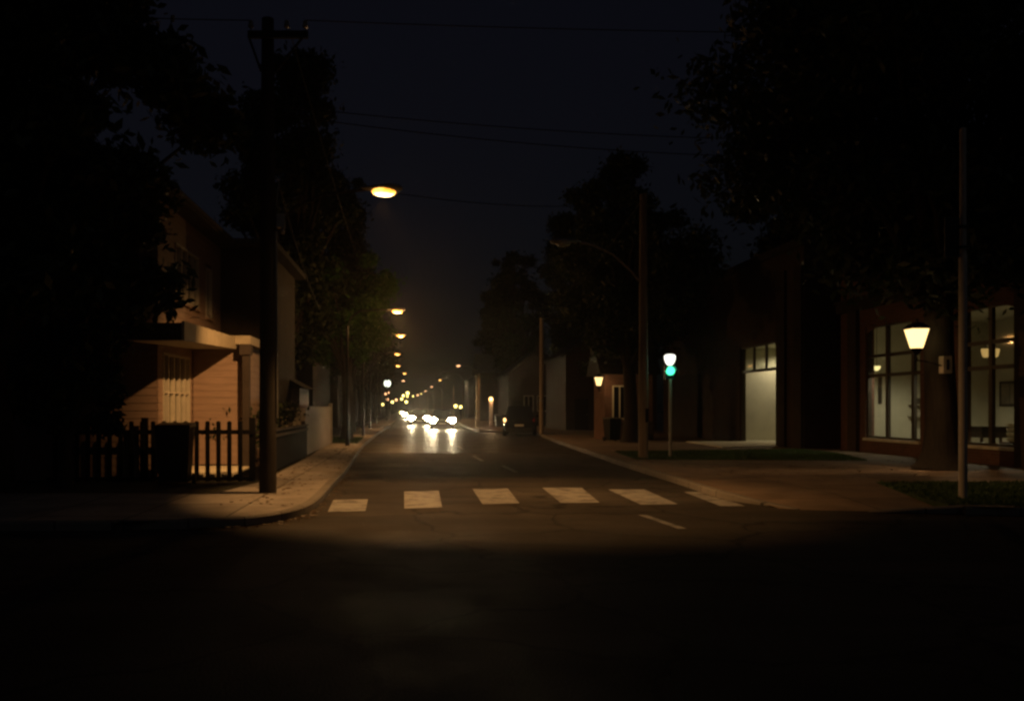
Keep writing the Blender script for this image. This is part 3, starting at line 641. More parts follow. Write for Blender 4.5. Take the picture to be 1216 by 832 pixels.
lamp('SPOT', (0, 0, -.1), 120, (1.0, .83, .53), cl, .15, 170, .6, (0, 0, -1))

# ------------------------------------------------------------------ houses further off
def add_house(loc, wx, wy, h, rise, label, wallm='darkwall', ridge='y', wins=((-.5, 1.2, .8, 1.3), (.6, 1.2, .8, 1.3)), name='house', windowm='white', door=True):
    t = empty(name, loc, label, 'house')
    m = MB()
    if ridge == 'y': m.yprism([(-wx / 2, 0), (wx / 2, 0), (wx / 2, h), (0, h + rise), (-wx / 2, h)], 0, wy)
    else: m.box(-wx / 2, wx / 2, 0, wy, 0, h)
    m.build('wall', wallm, t)
    m = MB()
    if ridge == 'y':
        for s_ in (-1, 1): m.yprism([(s_ * (wx / 2 + .35), h - .2), (0, h + rise + .05), (0, h + rise + .2), (s_ * (wx / 2 + .35), h - .05)], -.35, wy + .3)
    else: m.xprism([(-.4, h + .003), (wy + .4, h + .003), (wy / 2, h + rise)], -wx / 2 - .3, wx / 2 + .3)
    rf_ = m.build('roof', 'roof', t)
    m = MB(); m.box(wx * .18, wx * .18 + .5, wy * .5, wy * .5 + .5, h + rise * .3, h + rise + .9); m.build('chimney', 'brickold', rf_)
    for x, z, ww, wh in wins:
        m = MB(); f = .06
        m.box(x - ww / 2, x - ww / 2 + f, -.05, .0 - .003, z, z + wh); m.box(x + ww / 2 - f, x + ww / 2, -.05, -.003, z, z + wh); m.box(x - ww / 2 + f, x + ww / 2 - f, -.05, -.003, z, z + f); m.box(x - ww / 2 + f, x + ww / 2 - f, -.05, -.003, z + wh - f, z + wh)
        m.box(x - .025, x + .025, -.045, -.003, z + f, z + wh - f)
        wv = m.build('window', windowm, t); m = MB(); m.box(x - ww / 2 + f, x + ww / 2 - f, -.02, -.004, z + f, z + wh - f); m.build('pane', 'carglass', wv)
    if door:
        m = MB(); m.box(-wx * .33 - .45, -wx * .33 + .45, -.04, -.003, .05, 2.1); d = m.build('door', 'wood', t); m = MB(); m.ball((-wx * .33 + .35, -.07, 1.05), .035, .035, .035, 10, 7); m.build('handle', 'steel', d)
    return t
# cottage lit by the second lantern
cot = add_house((gx(718, 40.2) + 1.1, 40.2, .12), 2.2, 2.4, 3.0, 1.7, 'small brown cottage corner lit by a lantern beside its cream window', 'brickwall', 'x',
          ((-.42, 0.95, .66, 1.55),), 'cottage', 'curtain', False)
m = MB(); m.box(-1.12, 1.12, -.06, -.003, 0, .85); m.build('brick_base', 'brickold', cot)
add_house((-9.5, 46, .1), 8, 9, 5.5, 2.4, 'dark gabled house beyond the pale fence', 'darkwall')
add_house((-10.5, 66, .1), 9, 9, 5.2, 2.6, 'dark broad roofed house second beyond the pale fence', 'brickold', 'x')
add_house((-10.5, 92, .1), 8, 9, 5.6, 2.4, 'dark house third beyond the pale fence behind the street trees', 'darkwall')
add_house((9.6, 72, .1), 4.4, 9, 4.2, 1.8, 'dim brown house wall behind the far brick pier lamp', 'darkwall')
add_house((12.8, 58, .1), 6, 9, 5.0, 2.0, 'dark brick house behind the parked black car', 'brickold')
add_house((11, 98, .1), 8, 10, 5.4, 2.4, 'dark house far down the right side past the pale post', 'darkwall', 'x')
add_house((12, 130, .1), 9, 10, 5.6, 2.4, 'most distant dark house on the right side of the street', 'brickold')
nb = empty('garden_shed', (-4.7, 29, .1), 'small brown shed roof showing above the dark board fence', 'shed')
m = MB(); m.box(-1.0, .8, 0, 2.4, 0, 2.2); m.build('wall', 'siding', nb)
m = MB(); m.yprism([(-1.2, 2.15), (1.0, 2.15), (-.1, 2.75)], -.2, 2.6); m.build('roof', 'wood', nb)

# ------------------------------------------------------------------ TREES
def leaves_mesh(clumps, n, size, seed, name, mat, parent):
    rng = np.random.default_rng(seed)
    w_ = np.array([c[3] ** 2 for c in clumps]); w_ /= w_.sum()
    idx = rng.choice(len(clumps), n, p=w_); C_ = np.array(clumps)[idx]
    d = rng.normal(size=(n, 3)); d /= np.linalg.norm(d, axis=1)[:, None]
    r = C_[:, 3] * rng.random(n) ** 0.45
    r = np.where(rng.random(n) < .28, r * rng.uniform(1.0, 1.75, n), r)
    p = C_[:, :3] + d * r[:, None] * np.array([1, 1, .75])
    a = rng.normal(size=(n, 3)); a /= np.linalg.norm(a, axis=1)[:, None]
    b = np.cross(a, rng.normal(size=(n, 3))); b /= np.linalg.norm(b, axis=1)[:, None]
    s = size * rng.uniform(.6, 1.4, n)[:, None]
    V = np.stack([p - a * s, p + b * s * .42, p + a * s, p - b * s * .42], 1).reshape(-1, 3)
    me = bpy.data.meshes.new(name); me.vertices.add(n * 4); me.vertices.foreach_set('co', V.astype(np.float32).ravel())
    me.loops.add(n * 4); me.loops.foreach_set('vertex_index', np.arange(n * 4, dtype=np.int32))
    me.polygons.add(n); me.polygons.foreach_set('loop_start', np.arange(0, n * 4, 4, dtype=np.int32))
    me.update(calc_edges=True); me.validate(); me.materials.append(M[mat])
    o = bpy.data.objects.new(name, me); col.objects.link(o); o.parent = parent; return o
def make_tree(loc, trunk_r, fork, cz, rx, ry, rz, label, n=9000, size=.14, seed=1, mat='leafd', nclump=26, flare=1.5, name='street_tree', group=None, lean=(0, 0), cx=0, cy_=0):
    rnd = random.Random(seed); t = empty(name, loc, label, 'tree', group)
    cl_ = []
    for i in range(nclump):
        while True:
            u = [rnd.uniform(-1, 1) for _ in range(3)]; q = math.sqrt(sum(c * c for c in u))
            if .35 < q < 1: break
        k = rnd.uniform(.8, 1.12)
        cl_.append((cx + u[0] * rx * k, cy_ + u[1] * ry * k, cz + u[2] * rz * k, min(rx, ry, rz) * rnd.uniform(.16, .40)))
    m = MB(); zs = [0, .12, .4, 1.0, fork * .6, fork]
    m.tube([(lean[0] * z / fork + .05 * sin(z * 1.3), lean[1] * z / fork, z) for z in zs], [trunk_r * f for f in (flare, flare * .82, 1.12, 1.0, .9, .82)], 14)
    top = Vector((lean[0] + .05 * sin(fork * 1.3), lean[1], fork))
    for c in cl_[::2]:
        e = Vector(c[:3]); mid = top.lerp(e, .5) + Vector((rnd.gauss(0, .2), rnd.gauss(0, .2), .35)); st = top - Vector((0, 0, rnd.uniform(.05, fork * .2)))
        m.tube([st, st.lerp(mid, .5), mid, e], [trunk_r * .5, trunk_r * .38, trunk_r * .22, trunk_r * .06], 7)
    m.build('trunk', 'bark', t, True)
    leaves_mesh(cl_, n, size, seed, 'crown', mat, t)
    return t
make_tree((-7.6, 15.7, .1), .3, 2.4, 7.2, 3.7, 1.9, 5.2, 'huge black tree overhanging the corner house in deep shadow', 70000, .13, 11, 'leafd', 120, name='shade_tree')
make_tree((-6.6, 16.4, .1), .12, 1.0, 3.7, 1.65, .8, 2.9, 'added black shrub screening the house front from lamp light beside the wheelie bin', 36000, .10, 31, 'leafd', 70, name='screen_shrub')  # added foliage mass that keeps lamp light off the house front
make_tree((12.55, 21.1, .12), .36, 4.4, 8.6, 5.2, 3.6, 4.0, 'thick trunked dark tree carrying the lantern in front of the shop', 60000, .13, 12, 'leafd', 110, 1.75, name='shade_tree')
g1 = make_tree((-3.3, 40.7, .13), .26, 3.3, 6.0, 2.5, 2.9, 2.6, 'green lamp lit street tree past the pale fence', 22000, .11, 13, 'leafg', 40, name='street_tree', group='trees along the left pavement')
tp = make_tree((-4.2, 55, .13), .22, 3.0, 6.6, 2.4, 2.6, 3.4, 'dark street tree behind the green lamp lit one', 12000, .14, 14, 'leafd', 34, name='street_tree', group='trees along the left pavement')
for x, y, s_, rz, lb in ((-4.6, 70, 1.0, 1.2, 'dark round street tree third down the left pavement'), (-5.0, 88, 1.1, 2.3, 'dark street tree fourth down the left pavement'), (-5.6, 112, 1.15, .5, 'dark distant street tree fifth down the left pavement'), (-6.4, 145, 1.3, 3.9, 'dark distant street tree farthest down the left pavement')):
    o = copy_tree(tp); o.location = (x, y, .1); o.rotation_euler.z = rz; o.scale = (s_,) * 3; o['label'] = lb
tl = make_tree((-5.6, 38, .1), .4, 5.0, 10.2, 2.3, 3.0, 6.8, 'tall dark tree rising behind the utility pole against the sky', 30000, .15, 15, 'leafd', 80, name='tall_tree', group='tall trees behind the houses')
for x, y, s_, rz, lb in ((-6.6, 62, 1.12, 2.0, 'tall dark tree behind the green tree and the second lamp'), (17, 36.5, 1.2, 1.0, 'tall dark tree behind the doorway building'), (11.2, 52.5, 1.0, .3, 'tall dark tree beside the cottage roof'), (12.5, 68, 1.0, 4.0, 'tall dark tree behind the parked car'), (9.8, 86, 1.0, 5.0, 'tall dark tree behind the far brick pier lamp'), (10, 112, 1.0, 3.0, 'tall dark tree on the far right side of the street')):
    o = copy_tree(tl); o.location = (x, y, .1); o.rotation_euler.z = rz; o.scale = (s_,) * 3; o['label'] = lb
st2 = make_tree((gx(748, 37.5), 37.5, .12), .3, 3.6, 7.6, 3.0, 2.6, 3.6, 'dark tree whose trunk hides the right half of the cottage', 24000, .13, 16, 'leafd', 60, name='street_tree')
o = copy_tree(st2); o.location = (11.2, 33.2, .12); o.rotation_euler.z = 2.2; o['label'] = 'dark tree on the grass strip left of the lit doorway'
o.location = (10.6, 44, .12)
hd = empty('hedge', (-4.6, 24, .1), 'dark clipped hedge rising behind the board fence', 'hedge')
hc = [(random.Random(i).uniform(-.9, .8), random.Random(i + 50).uniform(-3, 3.2), .35 + .5 * (i % 3), .42) for i in range(40)]
leaves_mesh(hc, 9000, .07, 21, 'foliage', 'leafd', hd)
m = MB()
for i in range(7): m.tube([(0, -2.8 + i * .95, 0), (.05, -2.8 + i * .95, 1.2)], [.035, .012], 6)
m.build('stems', 'bark', hd)

# ------------------------------------------------------------------ STREET LAMPS
def head_mesh(m, x, s=1.0, d=1):     # cobra head: arm comes from x side
    pass
def lamp_head(root, pos, side, lens_mat, s=1.0):   # side +1: nose points to +X
    m = MB(); x, y, z = pos
    rot = Matrix.Rotation(side * pi / 2, 3, 'Y')
    prof = [(.03, -.34), (.06, -.3), (.085, -.12), (.13, .05), (.15, .18), (.12, .3), (.05, .36)]
    m.lathe([(r * s, q * s) for r, q in prof], (x, y, z + .05 * s), 12, rot, 0, .5, 1.05)
    h = m.build('lamp_head', 'steel', root, True)
    m = MB(); m.lathe([(.004, -.2), (.07, -.17), (.115, -.08), (.135, .03), (.125, .13), (.08, .2), (.004, .23)], (x + side * .04 * s, y, z - .005 * s), 14, rot, 0, .62 * s, s)
    m.v = [(a, b_, c) for a, b_, c in m.v]
    return h, m.build('lens', lens_mat, root, True)
# the wooden utility pole with the near lamp
px_, py_ = gx(318, 15.3), 15.3
up = empty('utility_pole', (px_, py_, .12), 'tall wooden utility pole with crossarm beside the picket fence', 'utility pole')
m = MB(); m.tube([(0, 0, 0), (0, 0, 2), (0, 0, 5), (0, 0, 8.25)], [.155, .145, .13, .105], 16); m.build('pole', 'wood', up, True)
m = MB(); m.box(-.32, .72, -.17, -.055 - .05, 7.86, 7.98); ca_ = m.build('crossarm', 'wood', up)
for x in (-.27, .35, .67):
    m = MB(); m.lathe([(.012, 7.98), (.012, 8.04), (.045, 8.05), (.05, 8.09), (.03, 8.11), (.042, 8.14), (.02, 8.17)], (x, -.135, 0), 10); m.build('insulator', 'ceramic', ca_)
m = MB(); m.tube([(.62, -.13, 7.87), (.12, -.1, 7.25)], .022, 6); m.build('brace', 'wood', up)
m = MB(); m.tube([(-.3, -.13, 7.87), (-.1, -.1, 7.3)], .022, 6); m.build('brace', 'wood', up)
m = MB(); m.tube([(.165, -.03, 1.3), (.16, -.03, 3), (.15, -.03, 4.55)], .022, 8); m.build('conduit', 'steel', up)
m = MB(); m.cbox((.24, -.05, 4.72), (.14, .14, .24)); m.tube([(.15, -.05, 4.62), (.34, -.05, 4.86), (.16, -.05, 4.98), (.2, -.05, 5.4)], .013, 6); m.lathe([(.03, 4.5), (.045, 4.54), (.03, 4.6)], (.27, -.05, 0), 8); m.build('bracket', 'steel', up)
m = MB(); m.tube([(.1, 0, 4.55), (.5, 0, 4.98), (1.0, 0, 5.2), (gx(440, 15.3) - px_, 0, 5.29)], .026, 8); m.build('lamp_arm', 'wood', up)
LX = gx(452, 15.3) - px_; LZ = gz(227, 15.3) - .12
_, ln = lamp_head(up, (LX, 0, LZ), 1, 'sodium', 1.05)
# the luminaire throws a sharp pool below and weaker light sideways and up the street
lamp('SPOT', (LX, 0, LZ - .16), 980, AMBER, up, .07, 94, .34, (0.21, -0.01, -1))
lamp('SPOT', (LX, 0, LZ - .16), 2400, AMBER, up, .07, 55, .9, (-0.5, 0.72, -0.54))
lamp('SPOT', (LX, 0, LZ - .16), 800, AMBER, up, .07, 80, .9, (0.80, 0.35, -0.58))

# street lamps down the left side
GL = 'lit street lamps along the left kerb'
lampL = [(470, 369, 34.4, 'sodium'), (474, 398, 46, 'sodium_far'), (471, 420, 61.9, 'sodium_far'), (472, 434, 79, 'sodium_far'), (480, 443, 96.6, 'sodium_far'), (478.5, 452, 123.7, 'sodium_pink')]
wrd = ['second', 'third', 'fourth', 'fifth', 'sixth', 'seventh']
protoL = {}
for i, (px, py, D, lm) in enumerate(lampL):
    z = gz(py, D); x = gx(px, D); arm = 1.9
    if lm not in protoL:
        t = empty('street_lamp', (x, D, .12), '', 'street lamp', GL)
        h = 5.35 - .12
        m = MB(); m.tube([(-arm, 0, 0), (-arm, 0, .5), (-arm, 0, h - .6)], [.09, .075, .055], 10); m.build('pole', 'iron', t, True)
        m = MB(); m.tube([(-arm, 0, h - .62), (-arm + .15, 0, h - .25), (-arm + .5, 0, h), (-.3, 0, h + .05)], .035, 8); m.build('lamp_arm', 'iron', t, True)
        lamp_head(t, (0, 0, h), 1, lm, 1.05); protoL[lm] = t
    else:
        t = copy_tree(protoL[lm]); t.location = (x, D, .12)
    t.scale = (1, 1, (z - .12) / 5.23)
    t['label'] = 'lit amber street lamp, %s along the left kerb counting the utility pole lamp' % wrd[i]
    if D < 100: lamp('SPOT', (x, D, z - .2), 620 if i else 520, AMBER, None, .08, 128, .7, (0.4, -.1, -1), 'street_lamp_light')
    if i < 2: lamp('POINT', (x + .1, D, z - .25), 200, AMBER, None, .1, name='street_lamp_light')

# wooden pole with unlit lamp on the right, and the row beyond
D = 25.6; rx_ = gx(764, D)
rp = empty('street_lamp', (rx_, D, .13), 'pale wooden pole with unlit curved arm street lamp left of the green light', 'street lamp')
m = MB(); m.tube([(0, 0, 0), (0, 0, 2.3), (0, 0, 5.5), (0, 0, 7.7)], [.14, .135, .115, .1], 14); m.build('pole', 'polewood', rp, True)
m = MB(); m.box(.02, .12, -.146, -.128, 1.05, 1.45); m.build('number_plate', 'iron', rp)
m = MB(); m.tube([(-.1, 0, 5.15), (-.35, 0, 5.45), (-.9, 0, 5.95), (-1.5, 0, 6.22), (gx(688, D) - rx_, 0, 6.3)], .034, 8); m.build('lamp_arm', 'steel', rp, True)
lamp_head(rp, (gx(672, D) - rx_, 0, gz(289, D) - .13), -1, 'dead', 1.25)
GR = 'lit street lamps far down the right side'
protoR = None
for i, (px, py, D, lm) in enumerate([(545, 434, 100, 'sodium_pink'), (523, 451, 151, 'sodium_far'), (513, 459, 200, 'sodium_pink'), (505.5, 464, 250, 'sodium_pink'), (500.5, 467.3, 300, 'yellow_far')]):
    x, z = gx(px, D), gz(py, D)
    t = empty('street_lamp', (x, D, .12), 'distant lit street lamp, %s in the right hand row beyond the unlit one' % ['nearest', 'second', 'third', 'fourth', 'fifth'][i], 'street lamp', GR)
    h = z - .12; s_ = 1 + max(0, (D - 120) / 250)
    m = MB(); m.tube([(2.3, 0, 0), (2.3, 0, h - .9)], [.12, .09], 10); m.build('pole', 'polewood', t)
    m = MB(); m.tube([(2.3, 0, h - 1.0), (1.9, 0, h - .45), (1.2, 0, h - .1), (.3, 0, h + .05)], .045, 8); m.build('lamp_arm', 'steel', t)
    lamp_head(t, (0, 0, h), -1, lm, 1.3 * s_)
    if i < 2: lamp('SPOT', (x, D, z - .2), 500, AMBER, None, .08, 130, .7, (.1, 0, -1), 'street_lamp_light')
t = empty('street_lamp', (gx(530, 122), 122, .12), 'unlit far street lamp with pale arm between two lit lamps on the right', 'street lamp')
h = gz(443, 122) - .12
m = MB(); m.tube([(2.3, 0, 0), (2.3, 0, h - .9)], [.12, .09], 10); m.build('pole', 'polewood', t)
m = MB(); m.tube([(2.3, 0, h - 1.0), (1.9, 0, h - .45), (1.2, 0, h - .1), (.3, 0, h + .05)], .045, 8); m.build('lamp_arm', 'steel', t)
lamp_head(t, (0, 0, h), -1, 'dead', 1.3)

# far small lights: post lamps with round heads
def post_lamp(px, py, D, r, mat, label, group=None, name='post_lamp'):
    x, z = gx(px, D), gz(py, D)
    t = empty(name, (x, D, .1), label, 'lamp', group)
    m = MB(); m.tube([(0, 0, 0), (0, 0, z - .1 - r * .8)], .05, 8); m.build('post', 'iron', t)
    m = MB(); m.ball((0, 0, z - .1), r, r, r * 1.1, 12, 8); m.build('lamp_globe', mat, t, True)
    m = MB(); m.lathe([(r * .7, z - .1 + r * .85), (r * .3, z - .1 + r * 1.25)], (0, 0, 0), 10); m.build('cap', 'iron', t)
    return t
post_lamp(460, 455, 105, .40, 'globe', 'large white green globe lamp left of the amber street lamp row')
GF = 'tiny far lights at the end of the street'
far = [(458, 467.5, 140, .16, 'sodium_pink', 'tiny salmon light just below the white globe'), (462, 466, 150, .17, 'sodium_pink', 'tiny salmon light below right of the white globe'),
       (460, 474, 150, .22, 'sodium_pink', 'salmon light lowest under the white globe'), (454.5, 480, 160, .2, 'yellow_far', 'greenish far light farthest left near the ground'),
       (466, 477, 190, .26, 'yellow_far', 'yellow far light leftmost of the rising string'), (470.5, 474.5, 210, .28, 'sodium_pink', 'salmon far light second of the rising string'),
       (477, 473.5, 230, .32, 'yellow_far', 'yellow far light third of the rising string'), (479, 469.5, 240, .34, 'yellow_far', 'yellow far light fourth of the rising string'),
       (484, 466.5, 250, .46, 'yellow_far', 'big yellow far light at the top of the rising string'), (483.8, 470.5, 260, .3, 'yellow_far', 'yellow far light just under the top of the rising string'),
       (482.5, 477, 230, .38, 'yellow_far', 'tall yellow far light above the oncoming headlights'), (490.5, 470.3, 330, .26, 'yellow_far', 'faint yellow far light between the two lamp rows'),
       (496, 469, 330, .3, 'sodium_pink', 'faint salmon far light where the two lamp rows meet'), (475.5, 489.5, 120, .16, 'yellow_far', 'low yellow light left of the oncoming headlights'),
       (541, 482, 95, .17, 'yellow_far', 'left of two low yellow lights right of the oncoming car'), (547, 483, 97, .15, 'yellow_far', 'right and smaller of two low yellow lights beyond the oncoming car')]
for a in far: post_lamp(*a[:5], a[5], GF)

# lanterns
def lantern_parts(t, c, s, mat, sides=4):
    c = Vector(c)
    m = MB(); m.lathe([(.13 * s, -.2 * s), (.255 * s, .22 * s)], c, sides, None, pi / 4); m.build('lamp_glass', mat, t)
    m = MB(); m.lathe([(.29 * s, .223 * s), (.29 * s, .25 * s), (.12 * s, .36 * s), (.04 * s, .38 * s), (.03 * s, .45 * s)], c, sides, None, pi / 4); m.build('cap', 'iron', t)
    m = MB(); m.lathe([(.03 * s, -.36 * s), (.06 * s, -.33 * s), (.1 * s, -.26 * s), (.12 * s, -.203 * s)], c, 10); m.build('collar', 'iron', t)
D = 20.6
lx, lz = gx(1088.5, D), gz(402.5, D)
lt = empty('lantern', (lx, D, lz), 'glowing tapered lantern on a bracket from the thick trunk', 'lantern')
lantern_parts(lt, (0, 0, 0), 1.05, 'lantern')
bxp = gx(1123, 20.62) - lx; bz = gz(433, 20.62) - lz
m = MB(); m.tube([(0, 0, -.43), (.02, 0, -.5), (.2, .0, -.52), (bxp - .1, .02, bz - .02)], .018, 8); m.build('bracket_arm', 'iron', lt)
m = MB(); m.box(bxp - .1, bxp + .1, -.06, .12, bz - .2, bz + .2); b_ = m.build('junction_box', 'pale', lt)
m = MB(); m.box(bxp - .03, bxp + .03, -.075, -.062, bz - .12, bz + .12); m.build('cover_plate', 'wood', b_)
lamp('SPOT', (0, 0, -.1), 1350, (1, .55, .22), lt, .14, 142, .6, (-0.35, -.3, -1)); lamp('POINT', (0, 0, .1), 4, WARM, lt, .12)
D = 39.2
lx, lz = gx(711, D), gz(453, D)
l2 = empty('lantern', (lx, D, lz), 'small glowing lantern on the corner of the cottage', 'lantern')
lantern_parts(l2, (0, 0, 0), .86, 'lantern_small'); m = MB(); m.tube([(0, 0, -.3), (.05, .1, -.45), (.3, 1.02, -.42)], .02, 8); m.build('bracket_arm', 'iron', l2)
lamp('POINT', (0.05, .25, -.05), 15, WARM, l2, .1)
D = 69
bp_ = empty('brick_pier_lamp', (gx(583, D), D, .12), 'stout brown pier topped by a round white lamp left of the dumpster', 'lamp')
m = MB(); m.box(-.14, .14, -.14, .14, 0, 1.95); m.build('pier', 'siding', bp_); m = MB(); m.ball((0, 0, gz(474, D) - .12), .17, .17, .2, 12, 8); m.build('lamp_globe', 'lantern_small', bp_, True)
m = MB(); m.lathe([(.1, 1.95), (.13, 2.0), (.08, 2.04)], (0, 0, 0), 10); m.build('collar', 'iron', bp_)
lamp('POINT', (0, -.35, 2.15), 40, WARM, bp_, .1)

# traffic light
D = 26.2
tl_ = empty('traffic_light', (gx(796, D), D, .13), 'green traffic light with glowing white lantern on top of its post', 'traffic light')
zg = gz(440, D) - .13; zw = gz(427, D) - .13
m = MB(); m.tube([(0, 0, 0), (0, 0, zg - .25)], .045, 10); m.build('pole', 'greypost', tl_, True)
m = MB(); m.box(-.15, .15, .0, .2, zg - .25, zg + .16); hs = m.build('housing', 'iron', tl_)
m = MB(); m.lathe([(.135, -.0), (.12, .05), (.06, .08), (.004, .09)], (0, -.003, zg), 16, Matrix.Rotation(pi / 2, 3, 'X')); m.build('green_lens', 'green', tl_, True)
m = MB()
for i in range(9):
    a0, a1 = pi * i / 9, pi * (i + 1) / 9; m.add([(.15 * cos(a0), 0, zg + .15 * sin(a0)), (.15 * cos(a1), 0, zg + .15 * sin(a1)), (.15 * cos(a1), -.14, zg + .15 * sin(a1)), (.15 * cos(a0), -.14, zg + .15 * sin(a0))], [(0, 1, 2, 3)])
m.build('visor', 'iron', hs)
m = MB(); m.lathe([(.05, -.17), (.11, -.11), (.155, .0), (.165, .12), (.12, .15), (.02, .17)], (0, .05, zw), 16); m.build('lantern_glass', 'lantern_white', tl_, True)
m = MB(); m.lathe([(.17, zw + .165), (.1, zw + .22), (.02, zw + .24)], (0, .05, 0), 12); m.build('cap', 'iron', tl_)
lamp('POINT', (0, -.25, zg), 1.5, (.1, 1, .55), tl_, .1)
lamp('POINT', (0.1, -.25, zw), 2.5, (.7, 1, .75), tl_, .1)

# posts
mp_ = empty('metal_post', (gx(1143.5, 14.4), 14.4, .12), 'slim grey metal post standing on the corner lawn', 'post')
m = MB(); m.tube([(0, 0, 0), (0, 0, 3.97), (0, 0, 4.0)], [.064, .062, .05], 14); m.tube([(0, 0, 4.0), (0, 0, 6.05), (0, 0, 6.07)], [.05, .048, .03], 14, False); m.build('pole', 'greypost', mp_, True)
m = MB(); m.box(-.3, -.06, -.012, .012, 3.95, 4.6); sg = m.build('sign_plate', 'iron', mp_)
for z in (4.08, 4.42):
    m = MB(); m.box(-.07, .06, -.07, .07, z, z + .05); m.build('clamp', 'iron', mp_)
for px, D, top, r, mt, lb in ((643, 49, 380, .13, 'polewood', 'dim wooden pole beside the parked black car'), (565.5, 69, 446, .085, 'polewood', 'short pale post right of the oncoming car')):
    t = empty('wooden_pole', (gx(px, D), D, .12), lb, 'pole'); h = gz(top, D)
    m = MB(); m.tube([(0, 0, 0), (0, 0, h * .55), (0, 0, h)], [r, r * .9, r * .75], 12); m.build('pole', mt, t, True)
    m = MB(); m.lathe([(r * 1.05, h * .28), (r * 1.05, h * .28 + .12)], (0, 0, 0), 12); m.build('band', 'steel', t)

# overhead cables
def cable(a, b, sag, label, r=.009):
    n = 24; a, b = Vector(a), Vector(b)
    m = MB(); m.tube([a.lerp(b, i / n) - Vector((0, 0, sag * 4 * (i / n) * (1 - i / n))) for i in range(n + 1)], r, 5)
    o = m.build('overhead_cable', 'rubber'); tag(o, label, 'cable', 'overhead cables')
P0 = Vector((px_, py_, .12)); RP = Vector((rx_, 25.6, .13))
cable(P0 + Vector((.67, -.135, 8.17)), (26, 19, 10.2), .35, 'topmost overhead cable running right from the crossarm end')
cable(P0 + Vector((.35, -.135, 8.17)), (-3.0, 62, 9.2), .6, 'overhead cable running down the street from the crossarm middle')
cable(P0 + Vector((-.27, -.135, 8.17)), (-16, 12.0, 8.6), .4, 'overhead cable running left off the crossarm into the dark tree')
cable(P0 + Vector((.1, 0, 6.75)), Vector((20, 22, 8.9)), .6, 'upper of two close cables crossing the street from the utility pole')
cable(P0 + Vector((.1, 0, 6.6)), Vector((20, 22, 8.6)), .75, 'lower of two close cables crossing the street from the utility pole')
cable(P0 + Vector((.12, 0, 5.6)), RP + Vector((0, 0, 7.5)), .35, 'lowest cable crossing the street above the amber lamp')
cable(P0 + Vector((.16, 0, 5.5)), (-3.0, 27.2, 4.6), .25, 'service cable sloping down behind the utility pole')
cable(RP + Vector((0, 0, 7.6)), (gx(643, 49), 49, 6.4), .4, 'cable running back from the pale wooden pole to the dim pole')

